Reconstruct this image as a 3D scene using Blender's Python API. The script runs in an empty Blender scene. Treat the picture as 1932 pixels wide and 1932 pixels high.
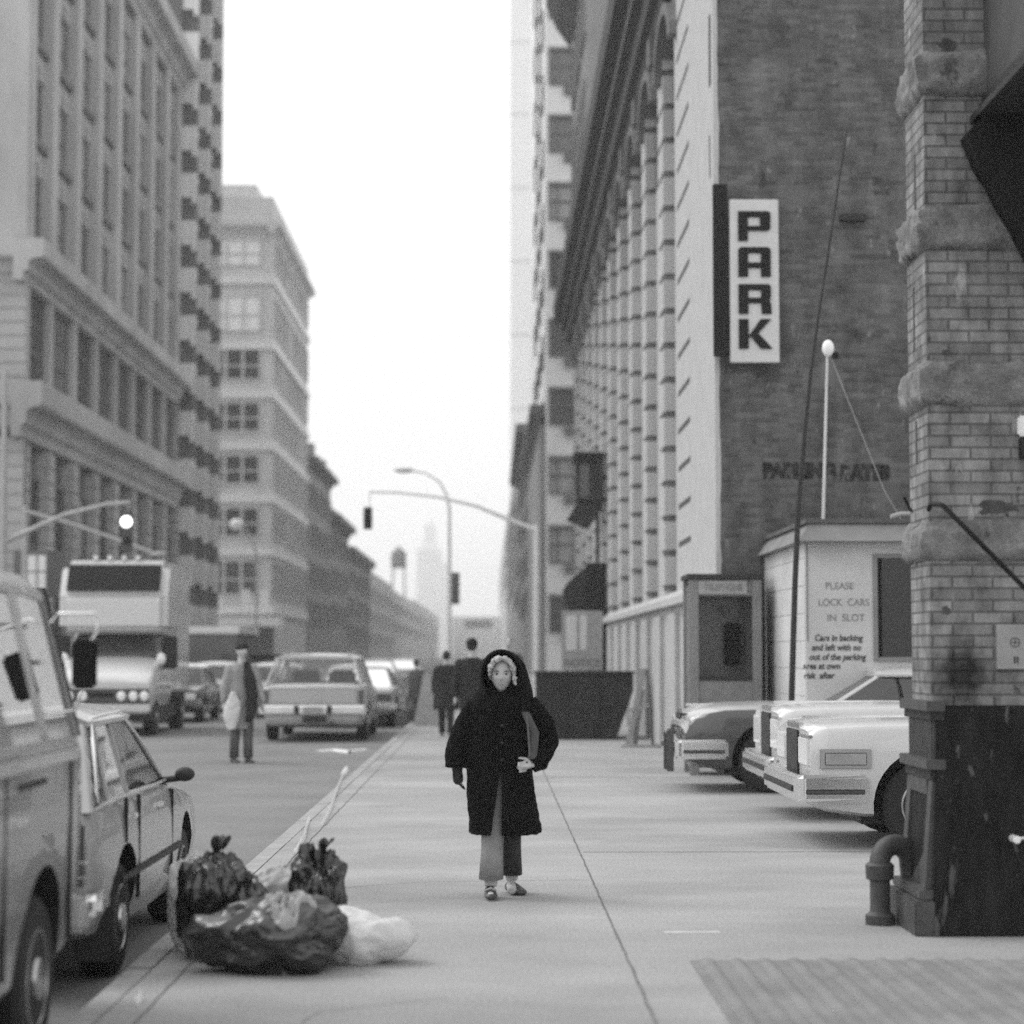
import bpy, bmesh, math, random
from mathutils import Vector, Matrix, noise
R = random.Random(7)
rad = math.radians
S = bpy.context.scene
C = S.collection

# ------------------------------------------------------------ camera
CAMH = 1.6
F = 4000.0
pb = math.atan(266/F); ya = math.atan(41/F*math.cos(pb))
cam_d = bpy.data.cameras.new('camera'); cam = bpy.data.objects.new('camera', cam_d); C.objects.link(cam)
cam.location = (0, 0, CAMH); cam.rotation_euler = (math.pi/2+pb, 0, -ya)
cam_d.sensor_width = 24; cam_d.lens = 24*F/1932; cam_d.clip_end = 5000; cam_d.clip_start = .1
cam_d.dof.use_dof = True; cam_d.dof.focus_distance = 16.5; cam_d.dof.aperture_fstop = .9
S.camera = cam
CM = cam.rotation_euler.to_matrix()
def ray(x, y): return CM @ Vector((x-966, 966-y, -F))
def P(x, y, d):                      # point of the photo (1932 px frame) at distance d down the street
    r = ray(x, y); return Vector((0, 0, CAMH)) + r*(d/r.y)
def PX(x, y, X):
    r = ray(x, y); return Vector((0, 0, CAMH)) + r*(X/r.x)
def G(x, y, z=0):
    r = ray(x, y); return Vector((0, 0, CAMH)) + r*((z-CAMH)/r.z)

# ------------------------------------------------------------ materials
def g3(v): return (v, v, v, 1)
def nodes(name):
    m = bpy.data.materials.new(name); m.use_nodes = True
    nt = m.node_tree; b = nt.nodes['Principled BSDF']
    return m, nt, b
def marks(N, L, tc, out, sp):
    sc_, th_, so_, val_, st_ = sp
    mp = N.new('ShaderNodeMapping'); mp.inputs['Scale'].default_value = st_; mp.inputs['Location'].default_value = (sc_*.37, th_*9, val_*31); L.new(tc.outputs['Object'], mp.inputs[0])
    n = N.new('ShaderNodeTexNoise'); n.inputs['Scale'].default_value = sc_; n.inputs['Detail'].default_value = 4; n.inputs['Roughness'].default_value = .6; L.new(mp.outputs[0], n.inputs['Vector'])
    r = N.new('ShaderNodeMapRange'); r.inputs['From Min'].default_value = th_; r.inputs['From Max'].default_value = th_+so_; L.new(n.outputs[0], r.inputs[0])
    m = N.new('ShaderNodeMix'); m.data_type = 'FLOAT'; L.new(r.outputs[0], m.inputs[0]); L.new(out, m.inputs[2]); m.inputs[3].default_value = val_
    return m.outputs[0]
def M(name, v, rough=.8, var=.15, scale=3., bump=0., metal=0., coat=0., spec=.5, detail=6, stretch=None, fine=0, finescale=150, spots=None):
    m, nt, b = nodes(name); N = nt.nodes; L = nt.links
    b.inputs['Roughness'].default_value = rough; b.inputs['Metallic'].default_value = metal
    b.inputs['Coat Weight'].default_value = coat; b.inputs['Specular IOR Level'].default_value = spec
    tc = N.new('ShaderNodeTexCoord'); src = tc.outputs['Object']
    if stretch:
        mp = N.new('ShaderNodeMapping'); mp.inputs['Scale'].default_value = stretch; L.new(src, mp.inputs[0]); src = mp.outputs[0]
    n = N.new('ShaderNodeTexNoise'); n.inputs['Scale'].default_value = scale; n.inputs['Detail'].default_value = detail
    n.inputs['Roughness'].default_value = .62; L.new(src, n.inputs['Vector'])
    r = N.new('ShaderNodeMapRange'); r.inputs['From Min'].default_value = .3; r.inputs['From Max'].default_value = .7
    r.inputs['To Min'].default_value = max(0, v*(1-var)); r.inputs['To Max'].default_value = min(.95, v*(1+var))
    L.new(n.outputs[0], r.inputs[0]); out = r.outputs[0]
    if fine:
        n2 = N.new('ShaderNodeTexNoise'); n2.inputs['Scale'].default_value = finescale; n2.inputs['Detail'].default_value = 3; L.new(tc.outputs['Object'], n2.inputs['Vector'])
        r2 = N.new('ShaderNodeMapRange'); r2.inputs['From Min'].default_value = .3; r2.inputs['From Max'].default_value = .7
        r2.inputs['To Min'].default_value = 1-fine; r2.inputs['To Max'].default_value = 1+fine; L.new(n2.outputs[0], r2.inputs[0])
        mu = N.new('ShaderNodeMath'); mu.operation = 'MULTIPLY'; L.new(out, mu.inputs[0]); L.new(r2.outputs[0], mu.inputs[1]); out = mu.outputs[0]
    for sp in (spots or []):      # marks with a shape of their own: (scale, threshold, softness, value, stretch)
        out = marks(N, L, tc, out, sp)
    L.new(out, b.inputs['Base Color'])
    if bump:
        bp = N.new('ShaderNodeBump'); bp.inputs['Strength'].default_value = min(1, bump); bp.inputs['Distance'].default_value = .02*max(1, bump)
        L.new(n.outputs[0], bp.inputs['Height']); L.new(bp.outputs[0], b.inputs['Normal'])
    return m
def BR(name, v1, v2, mort, bw=.22, rh=.069, ms=.008, var=.3, bscale=1.2, rough=.9, stain=None, spots=None):
    m, nt, b = nodes(name); N = nt.nodes; L = nt.links
    b.inputs['Roughness'].default_value = rough; b.inputs['Specular IOR Level'].default_value = .2
    tc = N.new('ShaderNodeTexCoord'); sp = N.new('ShaderNodeSeparateXYZ'); L.new(tc.outputs['Object'], sp.inputs[0])
    ad = N.new('ShaderNodeMath'); ad.operation = 'ADD'; L.new(sp.outputs[0], ad.inputs[0]); L.new(sp.outputs[1], ad.inputs[1])
    cb = N.new('ShaderNodeCombineXYZ'); L.new(ad.outputs[0], cb.inputs[0]); L.new(sp.outputs[2], cb.inputs[1])
    br = N.new('ShaderNodeTexBrick'); L.new(cb.outputs[0], br.inputs['Vector'])
    br.inputs['Scale'].default_value = 1; br.inputs['Brick Width'].default_value = bw; br.inputs['Row Height'].default_value = rh
    br.inputs['Mortar Size'].default_value = ms; br.inputs['Mortar Smooth'].default_value = .3
    br.inputs['Color1'].default_value = g3(v1); br.inputs['Color2'].default_value = g3(v2); br.inputs['Mortar'].default_value = g3(mort)
    n = N.new('ShaderNodeTexNoise'); n.inputs['Scale'].default_value = bscale; n.inputs['Detail'].default_value = 8; n.inputs['Roughness'].default_value = .7
    mp = N.new('ShaderNodeMapping'); mp.inputs['Scale'].default_value = (1, 1, .55); L.new(tc.outputs['Object'], mp.inputs[0]); L.new(mp.outputs[0], n.inputs['Vector'])
    r = N.new('ShaderNodeMapRange'); r.inputs['From Min'].default_value = .3; r.inputs['From Max'].default_value = .7
    r.inputs['To Min'].default_value = 1-var; r.inputs['To Max'].default_value = 1+var; L.new(n.outputs[0], r.inputs[0])
    fac = r.outputs[0]
    if stain:      # one soot mark of its own shape
        sv = N.new('ShaderNodeVectorMath'); sv.operation = 'SUBTRACT'; L.new(tc.outputs['Object'], sv.inputs[0]); sv.inputs[1].default_value = stain
        sm = N.new('ShaderNodeVectorMath'); sm.operation = 'MULTIPLY'; L.new(sv.outputs[0], sm.inputs[0]); sm.inputs[1].default_value = (1/.16, 0, 1/.2)
        sl_ = N.new('ShaderNodeVectorMath'); sl_.operation = 'LENGTH'; L.new(sm.outputs[0], sl_.inputs[0])
        sn = N.new('ShaderNodeTexNoise'); sn.inputs['Scale'].default_value = 14; L.new(tc.outputs['Object'], sn.inputs['Vector'])
        sa = N.new('ShaderNodeMath'); sa.operation = 'ADD'; L.new(sl_.outputs['Value'], sa.inputs[0]); L.new(sn.outputs[0], sa.inputs[1])
        sr = N.new('ShaderNodeMapRange'); sr.interpolation_type = 'SMOOTHSTEP'; sr.inputs['From Min'].default_value = .8; sr.inputs['From Max'].default_value = 1.9
        sr.inputs['To Min'].default_value = .16; sr.inputs['To Max'].default_value = 1; L.new(sa.outputs[0], sr.inputs[0])
        sk = N.new('ShaderNodeMath'); sk.operation = 'MULTIPLY'; L.new(fac, sk.inputs[0]); L.new(sr.outputs[0], sk.inputs[1]); fac = sk.outputs[0]
    mu = N.new('ShaderNodeVectorMath'); mu.operation = 'SCALE'; L.new(br.outputs['Color'], mu.inputs[0]); L.new(fac, mu.inputs['Scale'])
    o_ = mu.outputs[0]
    if spots:
        t0 = N.new('ShaderNodeRGBToBW'); L.new(o_, t0.inputs[0]); o_ = t0.outputs[0]
        for sp in spots: o_ = marks(N, L, tc, o_, sp)
    L.new(o_, b.inputs['Base Color'])
    bp = N.new('ShaderNodeBump'); bp.inputs['Strength'].default_value = .5; bp.inputs['Distance'].default_value = .008; bp.invert = True
    L.new(br.outputs['Fac'], bp.inputs['Height']); L.new(bp.outputs[0], b.inputs['Normal'])
    return m
def GLASS(name, tint=.6, refl=1.0):
    m = bpy.data.materials.new(name); m.use_nodes = True; nt = m.node_tree; N = nt.nodes; L = nt.links
    N.clear(); o = N.new('ShaderNodeOutputMaterial'); t = N.new('ShaderNodeBsdfTransparent'); t.inputs[0].default_value = g3(tint)
    gl = N.new('ShaderNodeBsdfGlossy'); gl.inputs['Roughness'].default_value = .03; gl.inputs[0].default_value = g3(.9)
    fr = N.new('ShaderNodeFresnel'); fr.inputs[0].default_value = 1.9 if refl > 1 else 1.55
    mx = N.new('ShaderNodeMixShader'); L.new(fr.outputs[0], mx.inputs[0]); L.new(t.outputs[0], mx.inputs[1]); L.new(gl.outputs[0], mx.inputs[2])
    L.new(mx.outputs[0], o.inputs[0]); return m
m_side = M('pavement_concrete', .31, .9, .26, .6, .15, fine=.3, finescale=60, stretch=(.65, 1, 1), detail=10, spots=[(9, .70, .03, .17, (1, 1, 1)), (3.2, .69, .1, .22, (.5, 1, 1)), (23, .72, .02, .5, (1, 1, 1))])
m_road = M('worn_asphalt', .18, .9, .2, .5, .2, fine=.3, finescale=55, detail=9)
m_kerb = M('kerb_stone', .31, .85, .2, 4, .3, fine=.15)
m_joint = M('joint_dirt', .13, .95, .3, 6)
m_plate = M('worn_steel_plate', .21, .75, .25, 2, .1, fine=.2)
m_ground = M('ground', .25, .95, .2, .3)
m_brick = BR('dark_brick', .08, .14, .12, var=.55, bscale=2.4, spots=[(5, .64, .08, .045, (1, 1, .6)), (11, .66, .06, .26, (1, 1, .35)), (3, .66, .15, .2, (1, 1, .5))])
m_pier = BR('pale_brick', .18, .27, .12, bw=.235, rh=.068, ms=.008, var=.6, bscale=7, stain=(-.43, 0, 1.47), spots=[(7, .65, .06, .42, (1, 1, .4)), (9, .66, .06, .06, (1, 1, .8))])
m_stone = M('rough_stone', .19, .9, .45, 7, 1.5, fine=.25, finescale=60, spots=[(6, .64, .06, .07, (1, 1, 1))])
m_white = M('whitewashed_masonry', .46, .9, .09, 2.2, .25, fine=.06, finescale=60)
m_legd = M('shaded_trousers', .045, .9, .2, 8, .4, spec=.2)  # trouser grey darkened to stand for shade on the rear leg
m_whiteb = M('whitewashed_base', .42, .9, .12, 2, .2)
m_frieze = M('weathered_cornice', .055, .8, .3, 2, .2)
m_frieze2 = M('arch_moulding', .16, .85, .2, 2)
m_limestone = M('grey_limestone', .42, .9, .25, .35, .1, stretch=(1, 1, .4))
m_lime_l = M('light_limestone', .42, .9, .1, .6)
m_lime_d = M('shaded_limestone', .12, .85, .2, 1)  # limestone darkened in colour for the shade between the piers
m_win = M('dark_window', .05, .15, .4, .4, spec=.8)
m_winm = M('grey_window', .09, .15, .35, .5, spec=.8)
m_skywin = M('white_blind', .85, .7, .04, 1)  # white pane colour stands in for bright sky in the top windows
m_panel = M('white_panel', .78, .7, .05, .6)
m_softwin = M('soft_rear_glass', .16, .35, .3, 3)  # opaque even grey pane, rougher than the other glass
m_panel2 = M('off_white_panel', .72, .7, .05, .8)
m_bgrey = M('grey_wall', .13, .9, .2, .4)
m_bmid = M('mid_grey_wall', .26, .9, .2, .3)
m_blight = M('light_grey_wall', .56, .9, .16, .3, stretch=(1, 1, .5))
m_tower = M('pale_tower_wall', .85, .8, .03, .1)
m_iron = M('black_iron', .018, .7, .5, 6, .3, fine=.3, finescale=40)
m_ironp = M('scuffed_black_paint', .010, .7, 1., 9, .15, stretch=(1, 1, .3), spec=.2, spots=[(9, .635, .05, .09, (1, 1, .22)), (16, .66, .05, .11, (1, 1, .3))])
m_irong = M('grey_cast_iron', .06, .6, .3, 8, .2)
m_girder = M('riveted_steel', .06, .6, .3, 3, .2)
m_black = M('black_paint', .010, .6, .3, 5, spec=.2)
m_coat = M('black_wool', .0065, .95, .4, 30, .4, spec=.1)
m_dark = M('dark_cloth', .028, .9, .3, 10, .3, spec=.2)
m_grey = M('grey_cloth', .10, .9, .3, 9, .3, spec=.2)
m_trou = M('grey_trousers', .27, .9, .2, 8, .4, spec=.2)
m_lcloth = M('pale_cloth', .33, .9, .25, 8, .4, spec=.2)
m_skin = M('skin', .5, .6, .12, 14, .1)
m_hair = M('grey_hair', .5, .8, .3, 60, .8)
m_hairb = M('black_hair', .012, .7, .3, 30, .5)
m_shoe = M('shoe_leather', .05, .4, .6, 15)
m_tyre = M('tyre_rubber', .014, .8, .3, 10)
m_chrome = M('chrome', .82, .24, .08, 6, metal=1.)
m_hub = M('hubcap_metal', .4, .3, .2, 9, metal=.9)
m_cw = M('white_car_paint', .62, .3, .04, 2, coat=.6)
m_cs = M('silver_car_paint', .34, .35, .08, 2, coat=.5)
m_cg = M('grey_car_paint', .24, .35, .1, 2, coat=.5)
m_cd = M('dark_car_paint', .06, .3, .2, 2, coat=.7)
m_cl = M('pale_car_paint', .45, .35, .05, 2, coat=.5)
m_trim = M('black_trim', .02, .6, .3, 6)
m_inter = M('car_interior', .04, .9, .3, 5)
m_light = M('headlight_glass', .8, .1, .1, 20, spec=1)
m_tail = M('taillight_lens', .07, .15, .4, 20, spec=.8)
m_glass = GLASS('car_glass', .38)
m_glassb = GLASS('bright_car_glass', .5, 2)
m_glassw = GLASS('wagon_glass', .8)
m_booth = M('booth_aluminium', .22, .5, .15, 4)
m_boothg = M('booth_glass', .2, .25, .3, 3, spec=.6)
m_signw = M('white_sign_enamel', .60, .6, .07, 4)
m_signg = M('grey_sign', .33, .7, .15, 6)
m_shed = M('shed_board', .55, .85, .14, 1.3, .15, fine=.05)
m_shedf = M('shed_fascia', .22, .9, .2, 2)
m_roof = M('tar_roof', .1, .95, .3, 3)
m_faint = M('faint_lettering', .20, .9, .4, 9)
m_scrawl = M('marker_lettering', .05, .9, .4, 9)
m_lamp = M('globe_white', .9, .3, .02, 3)
m_metal = M('galvanised_pole', .38, .5, .1, 3, metal=.3)
m_faintpole = M('haze_paled_pole', .8, .6, .05, 3)  # pole colour lightened to look faint in the haze
m_win2 = M('mid_grey_window', .19, .3, .3, .5)  # even mid grey, for variety among the panes
m_win3 = M('window_blind', .36, .7, .2, .6)
m_wood = M('raw_timber', .30, .85, .25, 8, .3, stretch=(4, 4, .6))
m_dump = M('dark_dumpster_paint', .032, .8, .25, 3, spec=.2)
m_bagb = M('black_bin_bag', .007, .19, .5, 6, .8, spec=.9)
m_bagw = M('white_bin_bag', .62, .5, .12, 6, .5)
m_bagg = M('grey_bin_bag', .38, .6, .2, 6, .5)
m_paper = M('paper', .72, .8, .1, 12)
m_pipe = M('standpipe_iron', .055, .6, .4, 9, .3)

# ------------------------------------------------------------ mesh builder
class MB:
    def __init__(s): s.v = []; s.f = []
    def add(s, vs, fs):
        o = len(s.v); s.v += [tuple(v) for v in vs]; s.f += [tuple(i+o for i in f) for f in fs]; return s
    def box(s, x0, x1, y0, y1, z0, z1):
        if x0 > x1: x0, x1 = x1, x0
        if y0 > y1: y0, y1 = y1, y0
        if z0 > z1: z0, z1 = z1, z0
        return s.add([(x0,y0,z0),(x1,y0,z0),(x1,y1,z0),(x0,y1,z0),(x0,y0,z1),(x1,y0,z1),(x1,y1,z1),(x0,y1,z1)],
                     [(0,3,2,1),(4,5,6,7),(0,1,5,4),(1,2,6,5),(2,3,7,6),(3,0,4,7)])
    def hexa(s, b, t):   # bottom quad ccw, top quad ccw
        return s.add(list(b)+list(t), [(0,3,2,1),(4,5,6,7),(0,1,5,4),(1,2,6,5),(2,3,7,6),(3,0,4,7)])
    def loft(s, rings, cap=True, closed=False):
        n = len(rings[0]); vs = [p for r in rings for p in r]; fs = []
        m = len(rings)
        for i in range(m-1 if not closed else m):
            for j in range(n):
                a = i*n+j; b = i*n+(j+1) % n; c = ((i+1) % m)*n+(j+1) % n; d = ((i+1) % m)*n+j
                fs.append((a, b, c, d))
        if cap and not closed: fs += [tuple(reversed(range(n))), tuple((m-1)*n+j for j in range(n))]
        return s.add(vs, fs)
    def tube(s, pts, r, n=10, cap=True, round_=False, flat=1.0):
        pts = [Vector(p) for p in pts]; k = len(pts)
        rr = list(r) if hasattr(r, '__len__') else [r]*k
        if round_:
            d0 = (pts[0]-pts[1]).normalized(); d1 = (pts[-1]-pts[-2]).normalized()
            pre = [(pts[0]+d0*rr[0]*q, rr[0]*math.sqrt(max(0, 1-q*q))) for q in (.97, .8, .45)]
            post = [(pts[-1]+d1*rr[-1]*q, rr[-1]*math.sqrt(max(0, 1-q*q))) for q in (.45, .8, .97)]
            pts = [p for p, _ in pre]+pts+[p for p, _ in post]; rr = [q for _, q in pre]+rr+[q for _, q in post]; k = len(pts)
        rings = []; up = None
        for i in range(k):
            t = (pts[min(i+1, k-1)]-pts[max(i-1, 0)]).normalized()
            if up is None:
                a = Vector((0, 0, 1)) if abs(t.z) < .9 else Vector((0, 1, 0)); u = t.cross(a).normalized()
            else: u = (up-t*up.dot(t)).normalized()
            up = u; w = t.cross(u)
            rings.append([pts[i]+(u*math.cos(2*math.pi*j/n)+w*math.sin(2*math.pi*j/n)*flat)*rr[i] for j in range(n)])
        return s.loft(rings, cap)
    def ell(s, c, r, nu=20, nv=12, fn=None):
        rings = []
        for i in range(nv+1):
            th = math.pi*(i/nv); th = min(max(th, .02), math.pi-.02)
            row = []
            for j in range(nu):
                ph = 2*math.pi*j/nu
                p = Vector((math.sin(th)*math.cos(ph), math.sin(th)*math.sin(ph), -math.cos(th)))
                k = fn(p) if fn else 1
                row.append(Vector((c[0]+p.x*r[0]*k, c[1]+p.y*r[1]*k, c[2]+p.z*r[2]*k)))
            rings.append(row)
        return s.loft(rings, True)
    def prism(s, poly, axis, a, b):   # poly of 2D points extruded along axis
        def mk(p, t):
            return {'x': (t, p[0], p[1]), 'y': (p[0], t, p[1]), 'z': (p[0], p[1], t)}[axis]
        n = len(poly)
        return s.add([mk(p, a) for p in poly]+[mk(p, b) for p in poly],
                     [tuple(reversed(range(n))), tuple(range(n, 2*n))]+[(j, (j+1) % n, n+(j+1) % n, n+j) for j in range(n)])
    def lathe(s, prof, c=(0, 0), n=20):   # (r, z)
        return s.loft([[Vector((c[0]+r*math.cos(2*math.pi*j/n), c[1]+r*math.sin(2*math.pi*j/n), z)) for j in range(n)] for r, z in prof])
    def build(s, name, mat, parent=None, smooth=0, bevel=0, off=None, post=None):
        me = bpy.data.meshes.new(name)
        vs = s.v
        if off is not None: vs = [(v[0]-off[0], v[1]-off[1], v[2]-off[2]) for v in vs]
        me.from_pydata(vs, [], s.f); me.update()
        bm = bmesh.new(); bm.from_mesh(me); bmesh.ops.recalc_face_normals(bm, faces=bm.faces)
        if bevel: bmesh.ops.bevel(bm, geom=[e for e in bm.edges if len(e.link_faces) == 2 and e.calc_face_angle(0) > .5], offset=bevel, segments=2, affect='EDGES', clamp_overlap=True)
        bm.to_mesh(me); bm.free()
        me.materials.append(mat)
        o = bpy.data.objects.new(name, me); C.objects.link(o)
        if parent is not None: o.parent = parent
        if post: o = modmesh(o, post)
        if smooth: shade(o.data, smooth)
        return o
def shade(me, ang):
    if ang is True or ang >= 180:
        me.polygons.foreach_set('use_smooth', [True]*len(me.polygons)); return
    me.polygons.foreach_set('use_smooth', [True]*len(me.polygons))
    bm = bmesh.new(); bm.from_mesh(me)
    for e in bm.edges:
        if len(e.link_faces) == 2 and e.calc_face_angle(0) > rad(ang): e.smooth = False
    bm.to_mesh(me); bm.free()
def modmesh(o, fn):      # apply modifiers set by fn(o)
    fn(o); dg = bpy.context.evaluated_depsgraph_get(); dg.update()
    ev = o.evaluated_get(dg); me = bpy.data.meshes.new_from_object(ev, depsgraph=dg)
    o.modifiers.clear(); old = o.data; o.data = me; me.name = old.name
    return o
def remesh(vox, it=4, amp=0, sc=6):
    def fn(o):
        m = o.modifiers.new('r', 'REMESH'); m.mode = 'VOXEL'; m.voxel_size = vox
        q = o.modifiers.new('s', 'SMOOTH'); q.iterations = it; q.factor = .5
        if amp:
            t = bpy.data.textures.new('n', 'CLOUDS'); t.noise_scale = 1/sc
            d = o.modifiers.new('d', 'DISPLACE'); d.texture = t; d.strength = amp; d.mid_level = .5; d.texture_coords = 'LOCAL'
    return fn
def tag(o, label=None, cat=None, group=None, kind=None):
    if label: o['label'] = label
    if cat: o['category'] = cat
    if group: o['group'] = group
    if kind: o['kind'] = kind
    return o
def thing(name, label, cat, loc=(0, 0, 0), rz=0, group=None):
    o = bpy.data.objects.new(name, None); C.objects.link(o); o.empty_display_size = .2
    o.location = loc; o.rotation_euler = (0, 0, rz); return tag(o, label, cat, group)
def copy_tree(o, parent=None):
    c = o.copy(); C.objects.link(c); c.parent = parent
    for ch in list(o.children): copy_tree(ch, c)
    return c
def inst(o, parent, loc):
    c = o.copy(); C.objects.link(c); c.parent = parent; c.location = loc
    if o.name.startswith('window') and o.data.materials[0] in (m_win, m_winm):
        k = R.random()
        if k > .5:
            c.material_slots[0].link = 'OBJECT'; c.material_slots[0].material = m_win2 if k < .78 else (m_win3 if k > .88 else m_win)
    return c
def text(name, s, size, mat, parent, loc, w=None, ext=.004, rot=(math.pi/2, 0, 0), bold=0, sx=1, shear=0):
    cu = bpy.data.curves.new(name, 'FONT'); cu.body = s; cu.size = size; cu.extrude = ext; cu.align_x = 'CENTER'; cu.align_y = 'CENTER'; cu.offset = bold; cu.shear = shear
    t = bpy.data.objects.new('t', cu); C.objects.link(t); bpy.context.view_layer.update()
    dg = bpy.context.evaluated_depsgraph_get(); me = bpy.data.meshes.new_from_object(t.evaluated_get(dg), depsgraph=dg)
    bpy.data.objects.remove(t); me.materials.clear(); me.materials.append(mat); me.name = name
    Mx = Matrix.Diagonal((sx, 1, 1, 1))
    me.transform(Matrix.Translation(Vector(loc)) @ Matrix.Rotation(rot[2], 4, 'Z') @ Matrix.Rotation(rot[0], 4, 'X') @ Mx)
    o = bpy.data.objects.new(name, me); C.objects.link(o)
    if parent is not None: o.parent = parent
    return o
# ------------------------------------------------------------ the setting
KX = -1.71        # kerb line
ROADZ = -.11
def struct(o): o['kind'] = 'structure'; return o
struct(MB().add([(-400, -60, -.16), (400, -60, -.16), (400, 1500, -.16), (-400, 1500, -.16)], [(0, 1, 2, 3)]).build('ground', m_ground))
struct(MB().add([(-13, -50, ROADZ), (KX-.15, -50, ROADZ), (KX-.15, 1200, ROADZ), (-13, 1200, ROADZ)], [(0, 1, 2, 3)]).build('road', m_road))
mb = MB()   # sidewalk slabs reach far to the right (the parking lot is flush with it)
mb.box(KX, 40, -30, 80, -.15, 0); mb.box(KX, 3.1, 96, 1200, -.15, 0)
struct(mb.build('sidewalk', m_side))
mb = MB()
y = -20
while y < 300:
    L_ = 2.4+R.uniform(-.1, .1); dz = R.uniform(-.006, .004)
    mb.box(KX-.15, KX-.004, y, y+L_-.012, -.16, -.002+dz); y += L_
struct(mb.build('kerb', m_kerb, bevel=.012))
struct(MB().box(-17, -13.004, -30, 1200, -.155, 0.01).build('far_pavement', m_side))
mb = MB()   # joints between the pavement flags
def crack(pts, wd_=.006, amp=.012, sd=0):
    out = []
    for (xa, ya_), (xb, yb_) in zip(pts, pts[1:]):
        n_ = max(2, int(math.hypot(xb-xa, yb_-ya_)/.12))
        for k in range(n_): t_ = k/n_; out.append((xa+(xb-xa)*t_, ya_+(yb_-ya_)*t_))
    out.append(pts[-1]); vs = []; fs = []
    for k, (x_, y_) in enumerate(out):
        o = amp*noise.noise(Vector((x_*3+sd, y_*3, sd))); w_ = wd_*(.6+.7*abs(noise.noise(Vector((y_*4, x_*4, sd+3)))))
        p0, p1 = out[max(0, k-1)], out[min(len(out)-1, k+1)]; d_ = Vector((p1[0]-p0[0], p1[1]-p0[1])).normalized()
        vs += [(x_-d_.y*(o+w_), y_+d_.x*(o+w_), .0035), (x_-d_.y*(o-w_), y_+d_.x*(o-w_), .0035)]
    for k in range(len(out)-1): fs.append((2*k, 2*k+1, 2*k+3, 2*k+2))
    mb.add(vs, fs)
crack([(.72, 8), (.72, 42)], .0075, .007)
crack([(-.9, 8.6), (-.75, 9.6), (-.2, 10.0)], .003, .05, 2); 
crack([(-1.2, 14.5), (-.4, 15.0), (.7, 15.1)], .004, .06, 7)
crack([(KX+.17, 7), (KX+.17, 45)], .006, .012, 11)
for X, y0, y1 in ((1.12, 6, 9.9), (-.5, 42, 78), (.72, 42.1, 78)): mb.box(X-.008, X+.008, y0, y1, -.01, .0035)
for yy in (17.2, 27.5): mb.box(.75, 3.4, yy-.003, yy+.003, -.01, .003)
struct(mb.build('pavement_joints', m_joint))
# darker stained and polished patches of the flags: thin irregular sheets
def patch(mat, cx, cy, rx, ry, z, name):
    pts = []
    for i in range(40):
        a = 2*math.pi*i/40; k = 1+.25*noise.noise(Vector((math.cos(a)*1.3+cx, math.sin(a)*1.3+cy, 3)))
        pts.append((cx+rx*k*math.cos(a), cy+ry*k*math.sin(a)))
    struct(MB().prism(pts, 'z', z-.002, z).build(name, mat))
# ribbed vault plate in the pavement bottom right
t = thing('vault_cover', 'worn ribbed metal vault cover set in the pavement before the black pier base', 'cover', (1.9, 9.4, 0))
mb = MB().box(-.86, 1.6, -1.9, 1.75, -.02, .006); mb.build('plate', m_plate, t)
for i in range(15):
    x0 = -.78+i*.15
    MB().loft([[Vector((x0+r*math.cos(a), yy, .006+r*.55*math.sin(a))) for a in [math.pi*k/6 for k in range(7)]] for r, yy in ((.04, -1.85), (.04, 1.68))]).build('rib', m_plate, t, smooth=60)
# light scuffed strips
m_chalk = M('pale_patch', .48, .9, .2, 6)
struct(MB().box(1.0, 1.32, 12.25, 12.33, -.01, .003).build('pavement_patch', m_chalk))
struct(MB().box(2.2, 3.0, 10.7, 10.76, -.01, .003).build('pavement_patch', m_chalk))

# ------------------------------------------------------------ facades
def winmesh(W, H, D, axis, mull, rail, mat, name='window', frame=None, parent=None, fw=.08):
    """window part: pane with its bars, sits in a wall plane; axis 'x' faces -y (to camera), 'y' faces +x or -x"""
    mb = MB(); bars = []
    def b(u0, u1, z0, z1, d0, d1):
        if axis == 'x': mb.box(u0, u1, d0, d1, z0, z1)
        else: mb.box(d0, d1, u0, u1, z0, z1)
    b(-W/2, W/2, 0, H, -.01, .01)
    p = mb.build(name, mat, parent)
    mb = MB()
    for u in mull: b(u-fw/2, u+fw/2, 0, H, -D, D)
    for z in rail: b(-W/2, W/2, z-fw/2, z+fw/2, -D*.9, D*.9)
    for u in (-W/2, W/2): b(u-fw/2, u+fw/2, -fw/2, H+fw/2, -D*1.1, D*1.1)
    for z in (0, H): b(-W/2, W/2, z-fw/2, z+fw/2, -D*1.05, D*1.05)
    f = mb.build('frame', frame, p) if frame else None
    return p
def prof_cornice(X, y0, y1, z0, z1, out, mat, name, root, side=1, ret=0, steps=3):
    """stepped cornice on a street wall whose outer plane is X; projects side*out; ret = return length along the camera face"""
    H_ = z1-z0
    poly = [(X+side*o, z0+H_*t) for o, t in ((.02, 0), (.06, .02), (.06, .18), (out*.3, .26), (out*.34, .45), (out*.5, .52), (out*.95, .56), (out, .62), (out, .86))]
    poly += [(X+side*out, z1+.02), (X-side*.3, z1+.02), (X-side*.3, z0)]
    mb = MB().prism(poly, 'y', y0-(out-.004 if ret else 0), y1)
    if ret:
        pol2 = [((y0-(p[0]-X)*side), p[1]) for p in poly]
        mb.prism(pol2, 'x', X-side*ret, X+side*(-.01))
    return mb.build(name, mat, root, off=root.location)

XL = -17.0
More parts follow.
